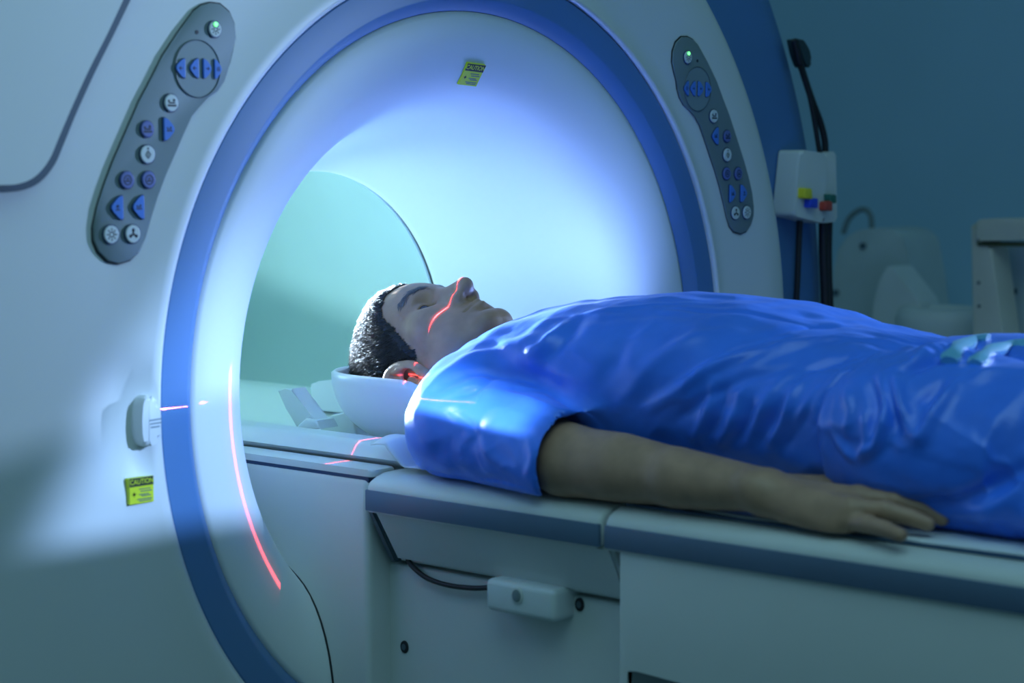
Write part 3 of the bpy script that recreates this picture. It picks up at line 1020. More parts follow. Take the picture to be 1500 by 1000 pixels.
def surface_nets(vol, xs, ys, zs):
    nx, ny, nz = vol.shape
    s = vol < 0
    c = [s[i:nx-1+i, j:ny-1+j, k:nz-1+k] for i in (0, 1) for j in (0, 1) for k in (0, 1)]
    anyv = np.logical_or.reduce(c); allv = np.logical_and.reduce(c)
    act = anyv & ~allv
    ci, cj, ck = np.nonzero(act)
    idx = -np.ones(act.shape, dtype=np.int64)
    idx[ci, cj, ck] = np.arange(len(ci))
    acc = np.zeros((len(ci), 3)); cnt = np.zeros(len(ci))
    XS, YS, ZS = np.asarray(xs), np.asarray(ys), np.asarray(zs)
    for ax in range(3):
        for p in (0, 1):
            for q in (0, 1):
                o0 = [0, 0, 0]; oth = [a for a in range(3) if a != ax]
                o0[oth[0]], o0[oth[1]] = p, q
                o1 = list(o0); o1[ax] += 1
                v0 = vol[ci+o0[0], cj+o0[1], ck+o0[2]]; v1 = vol[ci+o1[0], cj+o1[1], ck+o1[2]]
                m = (v0 < 0) != (v1 < 0)
                t = np.where(m, v0/np.where(m, v0-v1, 1), 0)
                P0 = np.stack([XS[ci+o0[0]], YS[cj+o0[1]], ZS[ck+o0[2]]], -1)
                P1 = np.stack([XS[ci+o1[0]], YS[cj+o1[1]], ZS[ck+o1[2]]], -1)
                acc += np.where(m[:, None], P0+(P1-P0)*t[:, None], 0); cnt += m
    V = acc/cnt[:, None]
    Q = []
    e = s[:-1, 1:-1, 1:-1] != s[1:, 1:-1, 1:-1]
    i, j, k = np.nonzero(e); j += 1; k += 1
    fl = s[i, j, k]
    q = np.stack([idx[i, j-1, k-1], idx[i, j, k-1], idx[i, j, k], idx[i, j-1, k]], -1); Q.append(np.where(fl[:, None], q, q[:, ::-1]))
    e = s[1:-1, :-1, 1:-1] != s[1:-1, 1:, 1:-1]
    i, j, k = np.nonzero(e); i += 1; k += 1
    fl = s[i, j, k]
    q = np.stack([idx[i-1, j, k-1], idx[i-1, j, k], idx[i, j, k], idx[i, j, k-1]], -1); Q.append(np.where(fl[:, None], q, q[:, ::-1]))
    e = s[1:-1, 1:-1, :-1] != s[1:-1, 1:-1, 1:]
    i, j, k = np.nonzero(e); i += 1; j += 1
    fl = s[i, j, k]
    q = np.stack([idx[i-1, j-1, k], idx[i, j-1, k], idx[i, j, k], idx[i-1, j, k]], -1); Q.append(np.where(fl[:, None], q, q[:, ::-1]))
    return V, np.vstack(Q)

def relax(V, Q, n=2, f=0.5, mask=None):
    """Laplacian smoothing over quad edges"""
    E_ = np.vstack([Q[:, [0, 1]], Q[:, [1, 2]], Q[:, [2, 3]], Q[:, [3, 0]]])
    E_ = np.vstack([E_, E_[:, ::-1]])
    deg = np.bincount(E_[:, 0], minlength=len(V)).astype(float)
    for _ in range(n):
        A = np.stack([np.bincount(E_[:, 0], weights=V[E_[:, 1], a], minlength=len(V)) for a in range(3)], -1)/np.maximum(deg, 1)[:, None]
        w = f if mask is None else f*mask[:, None]
        V = V+(A-V)*w
    return V

def normals(V, Q):
    n = np.cross(V[Q[:, 2]]-V[Q[:, 0]], V[Q[:, 3]]-V[Q[:, 1]])
    N = np.zeros_like(V)
    for a in range(4):
        for b in range(3):
            N[:, b] += np.bincount(Q[:, a], weights=n[:, b], minlength=len(V))
    return N/np.maximum(np.linalg.norm(N, axis=1), 1e-12)[:, None]

def axis_steps(segs):
    """segs [(start, end, step), ...] ascending"""
    out = [segs[0][0]]
    for a, b, st in segs:
        n_ = max(1, int(round((b-a)/st)))
        out += list(a+(b-a)*(np.arange(1, n_+1)/n_))
    return np.array(out)

def eval_grid(fn, xs, ys, zs, chunk=40):
    vol = np.empty((len(xs), len(ys), len(zs)), dtype=np.float32)
    X = xs[:, None, None].astype(np.float32); Z = zs[None, None, :].astype(np.float32)
    for j in range(0, len(ys), chunk):
        Y = ys[None, j:j+chunk, None].astype(np.float32)
        vol[:, j:j+chunk, :] = fn(X, Y, Z)
    return vol

# ---- head frame: a lateral, b towards the crown, c towards the face
HY, HZ, HA, HS = 0.067, 1.0085, math.radians(8.0), 1.03
def head_bc(Y, Z):
    dy, dz = (Y-HY)/HS, (Z-HZ)/HS
    return dy*math.cos(HA)+dz*math.sin(HA), -dy*math.sin(HA)+dz*math.cos(HA)
def head_world(a, b, c):
    return np.array([a*HS, HY+HS*(b*math.cos(HA)-c*math.sin(HA)), HZ+HS*(b*math.sin(HA)+c*math.cos(HA))])

def sdf_head(X, Y, Z):
    b0, c = head_bc(Y, Z)
    b = np.where(b0 < -0.03, -0.03+(b0+0.03)*1.36, b0)                         # short lower face
    a = np.abs(X)/HS
    e = lambda ce, r: ell(a, b, c, ce, r)
    d = e((0, 0.030, -0.006), (0.0745, 0.087, 0.094))                          # cranium
    d = smin(d, e((0, 0.040, 0.030), (0.060, 0.055, 0.060)), 0.02)              # forehead
    d = smin(d, e((0, -0.030, 0.022), (0.058, 0.075, 0.062)), 0.025)            # mid face
    d = smin(d, cap(a, b, c, (0.052, -0.045, -0.004), (0.037, -0.083, 0.036), 0.019, 0.018), 0.022)   # jaw
    d = smin(d, cap(a, b, c, (0.037, -0.083, 0.036), (0.012, -0.098, 0.062), 0.018, 0.0175), 0.02)
    d = smin(d, e((0, -0.100, 0.0625), (0.026, 0.018, 0.0205)), 0.014)
    d = smin(d, e((0, -0.085, 0.020), (0.045, 0.030, 0.040)), 0.02)           # chin
    d = smin(d, e((0, -0.066, 0.058), (0.034, 0.032, 0.026)), 0.018)            # muzzle
    d = smin(d, e((0.044, -0.014, 0.050), (0.021, 0.017, 0.020)), 0.02)         # cheekbone
    d = smin(d, e((0.036, -0.052, 0.043), (0.022, 0.026, 0.022)), 0.02)         # cheek
    d = smin(d, cap(a, b, c, (0.046, 0.024, 0.058), (0.012, 0.024, 0.0790), 0.0085, 0.0085), 0.012)   # brow ridge
    d = smin(d, cap(a, b, c, (0, 0.030, 0.078), (0, 0.010, 0.0815), 0.010, 0.0075), 0.012)
    d = smax(d, -e((0.0315, 0.004, 0.0875), (0.0175, 0.0125, 0.0165)), 0.010)   # socket
    lid = sph(a, b, c, (0.0310, 0.0045, 0.0610), 0.0148)                        # lids over the eyeball
    d = smin(d, lid, 0.004)
    slit = ell(a, b+0.0016, c, (0.0320, 0.0022, 0.0745), (0.0152, 0.0052, 0.014))
    d = smax(d, -slit, 0.0012)
    # nose
    n_ = cap(a, b, c, (0, 0.014, 0.0795), (0, -0.026, 0.1020), 0.0070, 0.0095)
    n_ = smin(n_, sph(a, b, c, (0, -0.030, 0.1020), 0.0108), 0.006)
    n_ = smin(n_, ell(a, b, c, (0.0125, -0.0335, 0.0880), (0.0082, 0.0085, 0.0105)), 0.007)
    n_ = smin(n_, cap(a, b, c, (0.004, 0.0, 0.084), (0.013, -0.030, 0.082), 0.007, 0.009), 0.008)
    n_ = smax(n_, -ell(a, b, c, (0.0068, -0.0435, 0.0920), (0.0042, 0.0075, 0.0062)), 0.002)
    d = smin(d, n_, 0.007)
    # lips
    up = cap(a, b, c, (0.0, -0.0585, 0.0865), (0.023, -0.0640, 0.0735), 0.0055, 0.0030)
    lo = cap(a, b, c, (0.0, -0.0715, 0.0850), (0.021, -0.0665, 0.0735), 0.0062, 0.0030)
    d = smin(d, up, 0.005); d = smin(d, lo, 0.005)
    d = smax(d, -cap(a, b, c, (0.0, -0.0650, 0.0935), (0.026, -0.0660, 0.0765), 0.0016, 0.0012), 0.0022)
    d = smax(d, -cap(a, b, c, (0, -0.043, 0.0920), (0, -0.054, 0.0935), 0.0016, 0.0020), 0.004)   # philtrum
    d = smax(d, -ell(a, b, c, (0, -0.083, 0.092), (0.022, 0.0055, 0.012)), 0.010)                 # under the lip
    # ear
    eb, ec = (b0+0.026)/1.08, (c+0.008)/1.08
    tl = eb*math.cos(0.18)-ec*math.sin(0.18); fl = eb*math.sin(0.18)+ec*math.cos(0.18)
    er = np.sqrt((tl/0.0305)**2+(fl/0.0185)**2)
    helix = np.sqrt(((er-1)*0.0215)**2+(a-0.0835-0.10*(-fl))**2)-0.0042
    plate = np.maximum(np.abs(a-0.0795-0.10*(-fl))-0.0028, (er-1.0)*0.02)
    concha = np.sqrt(((tl+0.004)/0.0135)**2+((fl-0.004)/0.0095)**2)
    anti = np.sqrt(((np.sqrt(((tl+0.001)/0.021)**2+((fl-0.001)/0.0125)**2)-1)*0.014)**2+(a-0.0840)**2)-0.0034
    ear = smin(helix, plate, 0.004)
    ear = smin(ear, np.maximum(anti, -(fl-0.006)), 0.003)
    ear = smax(ear, -np.maximum((concha-1)*0.011, 0.0775-a), 0.002)
    lobe = ell(a, tl, fl, (0.0795, -0.0275, 0.0045), (0.0048, 0.0085, 0.0085))
    ear = smin(ear, lobe, 0.004)
    tragus = ell(a, tl, fl, (0.0780, -0.006, 0.0165), (0.006, 0.0065, 0.0045))
    d = smin(d, smin(ear, tragus, 0.003), 0.005)
    return d*HS

NECK0, NECK1 = head_world(0, -0.045, -0.025), np.array([0, -0.115, 0.985])
SHO = np.array([-0.165, -0.135, 0.972]); ELB = np.array([-0.2175, -0.358, 0.9465]); WRI = np.array([-0.2150, -0.578, 0.9415])
TORSO = np.array([  # y, half width, top, bottom
    [-0.030, 0.050, 1.020, 0.945], [-0.060, 0.085, 1.046, 0.925], [-0.095, 0.140, 1.070, 0.917], [-0.145, 0.168, 1.086, 0.915], [-0.22, 0.176, 1.101, 0.915],
    [-0.30, 0.178, 1.109, 0.915], [-0.437, 0.172, 1.105, 0.915], [-0.513, 0.168, 1.090, 0.915], [-0.60, 0.172, 1.076, 0.915], [-0.70, 0.182, 1.066, 0.915], [-0.80, 0.17, 1.03, 0.92]])
def torso(X, Y, Z, off=0.0, p=2.5):
    T_ = TORSO[::-1]
    a = np.interp(Y, T_[:, 0], T_[:, 1])+off
    zt = np.interp(Y, T_[:, 0], T_[:, 2])+off; zb = np.interp(Y, T_[:, 0], T_[:, 3])-off*0.4
    zc, h = (zt*0.55+zb*0.45), None
    hu, hd = zt-zc, zc-zb
    zz = (Z-zc); h = np.where(zz > 0, hu, hd)
    q = (np.abs(X/a)**p+np.abs(zz/h)**p)**(1/p)
    d = (q-1)*np.minimum(a, h)*0.85
    return np.maximum(d, np.maximum(Y-(-0.03+off), -0.80-Y))

FING = {}
def finger(name, base, tip, lift, r0, r1, tz):
    base, tip = np.array(base, float), np.array(tip, float)
    p1 = base+(tip-base)*0.45+np.array([0, 0, lift]); p2 = base+(tip-base)*0.76+np.array([0, 0, lift*0.8])
    FING[name] = ([base, p1, p2, tip], [r0, r0*0.93, (r0+r1)/2, r1])
finger('pinky', at(1234, 763, 2, 0.9235), at(1319, 783.5, 2, 0.9215), 0.003, 0.0090, 0.0068, 0)
finger('ring', at(1248, 744, 2, 0.9365), at(1359, 767, 2, 0.9262), 0.004, 0.0098, 0.0072, 0)
finger('middle', at(1258, 728, 2, 0.9435), at(1380, 759, 2, 0.9280), 0.005, 0.0100, 0.0074, 0)
finger('index', at(1258, 715, 2, 0.9430), at(1362, 750, 2, 0.9270), 0.005, 0.0098, 0.0072, 0)

def sdf_arm(X, Y, Z):
    x = -np.abs(X)
    d = chain(x, Y, Z, [SHO, (SHO+ELB)/2, ELB+np.array([0.002, 0.03, 0])], [0.050, 0.043, 0.0375])
    d = smin(d, chain(x, Y, Z, [ELB+np.array([0.002, 0.03, 0]), ELB+np.array([-0.001, -0.045, 0.0005]), (ELB+WRI)/2+np.array([0, -0.01, 0.0]), WRI+np.array([0.004, 0, 0])], [0.0375, 0.0365, 0.0290, 0.0205]), 0.012)
    d = smin(d, cap(x, Y, Z, (ELB+WRI)/2+np.array([-0.006, -0.01, 0]), WRI+np.array([-0.009, 0, 0.001]), 0.028, 0.0190), 0.012)
    d = smin(d, sph(x, Y, Z, WRI+np.array([-0.018, 0.006, 0.007]), 0.0105), 0.010)      # wrist bone
    k_ = None
    for nm, rr in (('pinky', 0.0125), ('ring', 0.0135), ('middle', 0.0140), ('index', 0.0140)):
        b_ = FING[nm][0][0]
        w_ = WRI+np.array([(b_[0]-WRI[0])*0.45, -0.012, -0.002])
        c_ = cap(x, Y, Z, w_, b_+np.array([0, 0, -0.0035]), 0.0165, rr)
        k_ = c_ if k_ is None else smin(k_, c_, 0.010)
        k_ = smin(k_, sph(x, Y, Z, b_+np.array([0, 0, 0.001]), 0.0098), 0.006)
    k_ = smin(k_, cap(x, Y, Z, WRI+np.array([-0.010, -0.008, -0.006]), FING['pinky'][0][0]+np.array([-0.001, 0.012, -0.005]), 0.0155, 0.0125), 0.010)
    d = smin(d, k_, 0.014)
    f_ = None
    for nm in ('pinky', 'ring', 'middle', 'index'):
        P_, R_ = FING[nm]
        c_ = chain(x, Y, Z, P_, R_)
        c_ = smin(c_, sph(x, Y, Z, P_[1]+np.array([0, 0, 0.0006]), R_[1]*1.07), 0.003)
        f_ = c_ if f_ is None else np.minimum(f_, c_)
    d = smin(d, f_, 0.0045)
    th = chain(x, Y, Z, [WRI+np.array([0.018, -0.018, -0.004]), (-0.166, -0.630, 0.934), (-0.146, -0.662, 0.929), (-0.137, -0.690, 0.9255)], [0.015, 0.0135, 0.0105, 0.0075], 0.004)
    d = smin(d, th, 0.008)
    # the flat of the hand and forearm rest on the sheet
    return smax(d, (0.9125+np.clip((Y+0.56)/0.10, 0, 1)*-0.003)-Z, 0.004)

LEG = [np.array([-0.092, -0.70, 0.985]), np.array([-0.100, -1.12, 0.985]), np.array([-0.092, -1.52, 0.958])]
def sdf_leg(X, Y, Z, off=0.0):
    x = -np.abs(X)
    d = chain(x, Y, Z, LEG, [0.072+off, 0.052+off, 0.036+off*1.3], 0.02)
    d = smin(d, cap(x, Y, Z, LEG[1]+np.array([0, -0.1, -0.01]), LEG[1]+np.array([0, -0.2, -0.012]), 0.048+off, 0.045+off), 0.03)
    return d

def sdf_body(X, Y, Z):
    shp = np.broadcast_shapes(np.shape(X), np.shape(Y), np.shape(Z))
    d = np.full(shp, 1.0, dtype=np.float32)
    ymin, ymax = float(np.min(Y)), float(np.max(Y))
    if ymax > -0.14:
        h = sdf_head(X, Y, Z)
        nk = cap(X, Y, Z, NECK0, NECK1, 0.052, 0.056)
        nk = smin(nk, cap(np.abs(X), Y, Z, head_world(0.05, -0.03, -0.02), (0.02, -0.12, 1.02), 0.014, 0.014), 0.02)
        d = np.minimum(d, smin(h, nk, 0.022))
    if ymin < 0.0 and ymax > -0.86:
        t_ = torso(X, Y, Z, -0.010)
        d = smin(d, t_, 0.03)
    if ymin < -0.02 and ymax > -0.83:
        d = smin(d, sdf_arm(X, Y, Z), 0.012)
    if ymin < -0.55:
        l_ = sdf_leg(X, Y, Z)
        xx = -np.abs(X)
        ft = chain(xx, Y, Z, [LEG[2], LEG[2]+np.array([0, -0.05, 0.0]), LEG[2]+np.array([-0.015, -0.075, 0.12])], [0.036, 0.036, 0.028], 0.02)
        l_ = smin(l_, ft, 0.02)
        d = smin(d, l_, 0.03)
    return d

PERSON_LABEL = 'person in blue scrubs lying face up on the scanner table, arm at the side'
xs = axis_steps([(-0.275, 0.09, 0.0023), (0.09, 0.275, 0.0045)])
ys = axis_steps([(-1.66, -0.80, 0.010), (-0.80, -0.555, 0.0022), (-0.555, -0.15, 0.004), (-0.15, 0.21, 0.0019)])
zs = axis_steps([(0.885, 1.135, 0.0022)])
vol = eval_grid(sdf_body, xs, ys, zs)
BV, BQ = surface_nets(vol, xs, ys, zs)
del vol
BV = relax(BV, BQ, 1, 0.35)
person = np_mesh('person', BV, BQ, SKIN)
tag(person, PERSON_LABEL, 'person')

# ---- eyes
for s in (-1, 1):
    bm = bmesh.new()
    bmesh.ops.create_uvsphere(bm, u_segments=24, v_segments=16, radius=0.0132*HS)
    for f in bm.faces:
        f.material_index = 1 if f.calc_center_median().z > 0.0132*HS*0.35 else 0  # dark cap wider than an iris, painting the eyeball as shaded
    ctr = head_world(s*0.0310, 0.0040, 0.0610)
    for v in bm.verts:
        v.co += Vector(ctr)
    bm_obj('eye', bm, [EYEW, EYED], person)

# ---- hair: close-cropped cap plus strands
b_, c_ = head_bc(BV[:, 1], BV[:, 2])
a_ = np.abs(BV[:, 0])/HS
HLc = np.array([-0.12, -0.05, -0.034, -0.024, -0.012, 0.002, 0.010, 0.018, 0.026, 0.034, 0.042, 0.052, 0.062, 0.075, 0.12])
HLb = np.array([-0.065, -0.055, -0.050, -0.016, 0.010, 0.004, -0.014, -0.024, -0.018, 0.000, 0.016, 0.036, 0.054, 0.066, 0.068])
hl = np.interp(c_, HLc, HLb)
wob = 0.004*noise3(BV, 130, 2)+0.004*noise3(BV, 420, 6)
inh = (b_-hl+wob)
hairmask = (BV[:, 1] > -0.03) & (inh > 0) & (a_ < 0.0795)
N = normals(BV, BQ)
sel = hairmask[BQ].all(1)
hq = BQ[sel]
used = np.unique(hq)
remap = -np.ones(len(BV), int); remap[used] = np.arange(len(used))
th_ = np.clip(inh[used]/0.014, 0, 1)
hv = BV[used]+N[used]*(0.0008+0.0052*th_+0.0012*th_*noise3(BV[used], 260, 4))[:, None]
hair = np_mesh('hair', hv, remap[hq], HAIRC, person)
hair['label'] = 'short dark cropped hair'
prob = np.clip((inh[used]+0.004)/0.008, 0.15, 1)
ns = 34000
pick = RNG.choice(len(used), ns, p=prob/prob.sum())
root = BV[used][pick]+N[used][pick]*0.0035*th_[pick][:, None]+RNG.normal(0, 0.0008, (ns, 3))
nn = N[used][pick]
flow = np.array([0.0, 0.75, -0.55])+RNG.normal(0, 0.28, (ns, 3))
flow = flow-nn*(np.sum(flow*nn, 1)[:, None]); flow /= np.linalg.norm(flow, axis=1)[:, None]
dirv = nn*RNG.uniform(0.35, 0.85, (ns, 1))+flow*RNG.uniform(0.7, 1.1, (ns, 1)); dirv /= np.linalg.norm(dirv, axis=1)[:, None]
Ls = RNG.uniform(0.005, 0.0125, (ns, 1))*(0.4+0.6*th_[pick][:, None])
side = np.cross(dirv, nn); side /= np.maximum(np.linalg.norm(side, axis=1), 1e-9)[:, None]
w0 = 0.00032
sv = np.concatenate([root+side*w0, root-side*w0, root+nn*w0*1.4, root+dirv*Ls*0.55+side*w0*.8+nn*0.0006, root+dirv*Ls*0.55-side*w0*.8+nn*0.0006, root+dirv*Ls*0.55+nn*(w0+.0008), root+dirv*Ls+flow*Ls*0.25], 0)
ii = np.arange(ns)
def tri(*k): return np.stack([ii+q*ns for q in k], -1)
sf = np.vstack([tri(0, 1, 4), tri(0, 4, 3), tri(1, 2, 5), tri(1, 5, 4), tri(2, 0, 3), tri(2, 3, 5), tri(3, 4, 6), tri(4, 5, 6), tri(5, 3, 6)])
st = np_mesh('hair_strands', sv, sf, HAIRM, person)
st['kind'] = 'stuff'

# eyebrows: short strands
for s in (-1, 1):
    ev, ef = [], []
    for k in range(260):
        t = RNG.uniform(0, 1)
        a0 = 0.010+0.042*t
        bb = 0.0215+0.009*math.sin(min(t*1.25, 1)*math.pi*0.62)+RNG.normal(0, 0.0016)-0.006*max(0, t-.75)*4*0.4
        # drop onto the skin
        cand = np.nonzero((np.abs(BV[:, 0]-s*a0*HS) < 0.003) & (np.abs(b_-bb) < 0.003) & (c_ > 0.02))[0]
        if len(cand) == 0: continue
        i = cand[RNG.integers(len(cand))]
        p0, n0 = BV[i], N[i]
        d0 = np.array([s*0.85, 0.35-0.7*t, 0.0])+RNG.normal(0, 0.15, 3); d0 -= n0*(d0@n0); d0 /= np.linalg.norm(d0)
        s0 = np.cross(d0, n0)
        L = RNG.uniform(0.005, 0.008)
        j = len(ev)
        ev += [p0+s0*0.0004, p0-s0*0.0004, p0+n0*0.0006+d0*L*0.5+s0*0.0004, p0+n0*0.0006+d0*L*0.5-s0*0.0004, p0+n0*0.0005+d0*L]
        ef += [(j, j+1, j+3), (j, j+3, j+2), (j+2, j+3, j+4)]
    if ev:
        mesh('eyebrow', ev, ef, HAIRM, person, True)

# ------------------------------------------------------------------ clothes
SLV = [np.array([-0.150, -0.125, 0.978]), np.array([-0.190, -0.150, 0.968]), np.array([-0.2175, -0.325, 0.9470])]
HEM_Y = -0.655
def sdf_shirt(X, Y, Z):
    x = -np.abs(X)
    t_ = torso(X, Y, Z, 0.004)
    sl = chain(x, Y, Z, [SLV[0], SLV[1], SLV[2]], [0.066, 0.061, 0.0515], 0.02)
    # sleeve mouth, slightly slanted
    cut = -(Y+0.322)*0.97+(x+0.215)*0.10-(Z-0.945)*0.16
    sl = smax(sl, cut, 0.003)
    d = smin(t_, sl, 0.030)
    d = smax(d, -(Y-HEM_Y), 0.004)
    # neck opening
    nk = smin(cap(X, Y, Z, NECK0, NECK1+np.array([0, 0.01, 0]), 0.064, 0.062), ell(X, Y, Z, (0, -0.055, 1.05), (0.055, 0.05, 0.05)), 0.02)
    d = smax(d, -nk, 0.006)
    # hollow sleeve mouth
    arm = cap(x, Y, Z, SLV[1]*0.3+SLV[2]*0.7, SLV[2]+np.array([0, -0.03, 0]), 0.046, 0.0495)
    d = smax(d, -np.maximum(arm, (Y+0.285)), 0.002)
    return smax(d, 0.9115-Z, 0.003)

def trace(fn, px, py, z_stop=4.0):
    """walk the pixel ray until it meets the surface"""
    v = (px-750)/F_PX*CR-(py-500)/F_PX*CU+CD
    v /= np.linalg.norm(v)
    t = 1.3
    for _ in range(160):
        p = CAM+v*t
        d = float(fn(np.array(p[0]), np.array(p[1]), np.array(p[2])))
        if d < 0.0006:
            return p
        t += max(d*0.7, 0.0004)
        if t > z_stop: return None
    return p

def folds(V, N, strokes, fn):
    D = np.zeros(len(V))
    for pts, h, w in strokes:
        P3 = [trace(fn, *p) for p in pts]
        P3 = [p for p in P3 if p is not None]
        if len(P3) < 2: continue
        P3 = smooth_path(P3, 5)
        L = len(P3)
        lo = np.min(P3, 0)-3*w; hi = np.max(P3, 0)+3*w
        idx = np.nonzero(((V > lo) & (V < hi)).all(1))[0]
        if len(idx) == 0: continue
        Q_ = V[idx]
        best = np.full(len(idx), 1e9); tp = np.zeros(len(idx))
        for i in range(L-1):
            a, b = P3[i], P3[i+1]; d = b-a
            t = np.clip((Q_-a)@d/(d@d+1e-12), 0, 1)
            ds = np.linalg.norm(Q_-a-t[:, None]*d, axis=1)
            m = ds < best
            best[m] = ds[m]; tp[m] = (i+t[m])/(L-1)
        amp = np.sin(np.pi*np.clip(tp*0.92+0.04, 0, 1))**0.6
        D[idx] += h*amp*np.exp(-(best/w)**2)
    return D

SH_STROKES = [
    # shoulder and armhole
    ([(640, 572), (700, 543), (762, 546), (805, 566), (850, 596), (884, 632)], -0.006, 0.009),
    ([(640, 556), (700, 520), (770, 500), (812, 500)], 0.004, 0.012),
    ([(700, 570), (760, 580), (820, 604), (860, 632)], 0.004, 0.010),
    ([(650, 590), (700, 566), (724, 546)], -0.003, 0.006),
    ([(655, 600), (690, 622), (705, 660)], -0.002, 0.005),
    ([(770, 700), (778, 670), (772, 640)], 0.002, 0.005),
    ([(700, 640), (720, 670), (760, 700)], 0.002, 0.008),
    ([(770, 520), (800, 505), (828, 470)], 0.005, 0.010),
    ([(800, 530), (830, 490), (850, 462)], -0.004, 0.010),
    # long diagonal drags over the belly
    ([(948, 600), (1010, 560), (1060, 532), (1130, 512), (1190, 500)], 0.0050, 0.0065),
    ([(985, 620), (1040, 580), (1100, 552), (1170, 535)], -0.0035, 0.007),
    ([(905, 600), (950, 540), (1010, 500), (1060, 480)], 0.003, 0.010),
    ([(1060, 520), (1120, 495), (1190, 478), (1250, 480)], -0.004, 0.008),
    ([(1090, 540), (1160, 510), (1240, 500), (1310, 506)], 0.004, 0.007),
    ([(880, 560), (905, 520), (925, 480)], -0.003, 0.012),
    ([(1015, 645), (1034, 605), (1048, 560)], 0.0042, 0.0055),
    ([(1034, 650), (1052, 612), (1064, 572)], -0.0035, 0.005),
    ([(1052, 655), (1074, 612), (1088, 570)], 0.0045, 0.0055),
    ([(1072, 655), (1092, 618), (1105, 580)], -0.0035, 0.005),
    ([(1092, 652), (1114, 606), (1136, 564)], 0.0048, 0.0060),
    ([(1112, 655), (1132, 615), (1148, 580)], -0.0035, 0.005),
    ([(1128, 650), (1150, 608), (1170, 562)], 0.0045, 0.0055),
    ([(1160, 640), (1180, 596), (1205, 560)], 0.0035, 0.006),
    ([(1145, 665), (1165, 630), (1185, 600)], -0.003, 0.006),
    ([(1190, 610), (1215, 570), (1260, 540), (1310, 522)], 0.004, 0.007),
    ([(1150, 560), (1210, 530), (1280, 520)], -0.0035, 0.007),
    ([(880, 655), (960, 662), (1060, 690), (1150, 700)], 0.005, 0.010),
    ([(980, 450), (1050, 455), (1120, 462), (1200, 478)], -0.003, 0.006),
    ([(840, 462), (910, 450), (985, 444), (1060, 446)], 0.002, 0.005),
]
xs = axis_steps([(-0.285, 0.06, 0.0024), (0.06, 0.285, 0.005)])
ys = axis_steps([(HEM_Y-0.01, -0.01, 0.0024)])
zs = axis_steps([(0.900, 1.125, 0.0024)])
vol = eval_grid(sdf_shirt, xs, ys, zs)
SV, SQ = surface_nets(vol, xs, ys, zs)
del vol
SV = relax(SV, SQ, 2, 0.5)
SN = normals(SV, SQ)
disp = 1.3*folds(SV, SN, SH_STROKES, sdf_shirt)
q1 = noise3(SV*np.array([1.0, 0.55, 1.0]), 17, 21)
q2 = noise3(SV*np.array([1.0, 0.8, 1.0])+0.02*q1[:, None], 42, 22)
disp += 0.0045*q1*(SV[:, 2] > 0.92)+0.0022*q2*(SV[:, 2] > 0.92)
# drag wrinkles on the near flank: sharp ridges running up towards the belly
uu = -0.80*SV[:, 1]+0.60*SV[:, 2]; vv = 0.60*SV[:, 1]+0.80*SV[:, 2]
wrp = np.stack([SV[:, 0]*5, uu*5+0.3*q1, vv*30+0.5*q2], -1)
rg = 1-np.abs(noise3(wrp, 1.0, 41)); rg2 = 1-np.abs(noise3(wrp*np.array([1.5, 1.7, 2.1]), 1.0, 42))
flank = np.clip((SV[:, 2]-0.925)/0.02, 0, 1)*np.clip((-0.33-SV[:, 1])/0.10, 0, 1)*(0.12+0.88*np.clip((-0.07-SV[:, 0])/0.05, 0, 1))
disp += flank*(0.0036*(rg**3-0.35)+0.0008*(rg2**3-0.35))
slv = np.clip((-0.165-SV[:, 0])/0.03, 0, 1)*(SV[:, 1] > -0.33)*np.clip((SV[:, 2]-0.922)/0.02, 0, 1)
wr2 = np.stack([SV[:, 0]*20, SV[:, 1]*16+0.5*q1, SV[:, 2]*26+0.8*q2], -1)
disp += slv*0.0012*((1-np.abs(noise3(wr2, 1.0, 43)))**3-0.35)
# gather at the hem
disp += 0.0025*np.sin((np.arctan2(SV[:, 2]-0.98, SV[:, 0]))*26+6*q1)*np.clip((-0.56-SV[:, 1])/0.08, 0, 1)
SV = SV+SN*disp[:, None]
SV = relax(SV, SQ, 1, 0.3)
SV[:, 2] = np.maximum(SV[:, 2], 0.9118)
shirt = np_mesh('shirt', SV, SQ, CLOTH, person)
shirt['label'] = 'short-sleeved royal blue scrub top'

def sdf_pants(X, Y, Z):
    t_ = np.maximum(torso(X, Y, Z, 0.001), Y+0.625)
    x = -np.abs(X)
    l_ = chain(x, Y, Z, LEG, [0.088, 0.075, 0.058], 0.03)
    wing = ell(x, Y, Z, (-0.145, -1.02, 0.945), (0.080, 0.22, 0.040))
    d = smin(t_, l_, 0.05)
    d = smin(d, wing, 0.03)
    d = np.maximum(d, -1.50-Y)
    return smax(d, 0.9135-Z, 0.004)
PA_STROKES = [
    ([(1290, 552), (1299, 600), (1286, 648), (1263, 668)], 0.006, 0.0055),
    ([(1225, 640), (1240, 660), (1256, 674)], 0.004, 0.0045),
    ([(1268, 606), (1271, 640), (1262, 668)], 0.004, 0.004),
    ([(1240, 572), (1248, 600), (1243, 632)], 0.003, 0.004),
    ([(1280, 560), (1284, 600), (1276, 640)], -0.005, 0.006),
    ([(1312, 552), (1318, 590), (1330, 618)], 0.006, 0.006),
    ([(1330, 625), (1352, 640), (1376, 596), (1402, 556)], 0.006, 0.007),
    ([(1302, 560), (1308, 600), (1318, 640)], -0.005, 0.006),
    ([(1345, 600), (1362, 580), (1385, 560)], -0.004, 0.007),
    ([(1300, 545), (1350, 520), (1400, 505)], 0.0035, 0.008),
    ([(1330, 545), (1370, 527), (1420, 520)], -0.006, 0.007),
    ([(1340, 735), (1400, 735), (1450, 715), (1500, 690)], -0.007, 0.009),
    ([(1420, 752), (1470, 735), (1510, 705)], 0.006, 0.012),
    ([(1420, 560), (1450, 545), (1500, 545)], 0.003, 0.010),
]
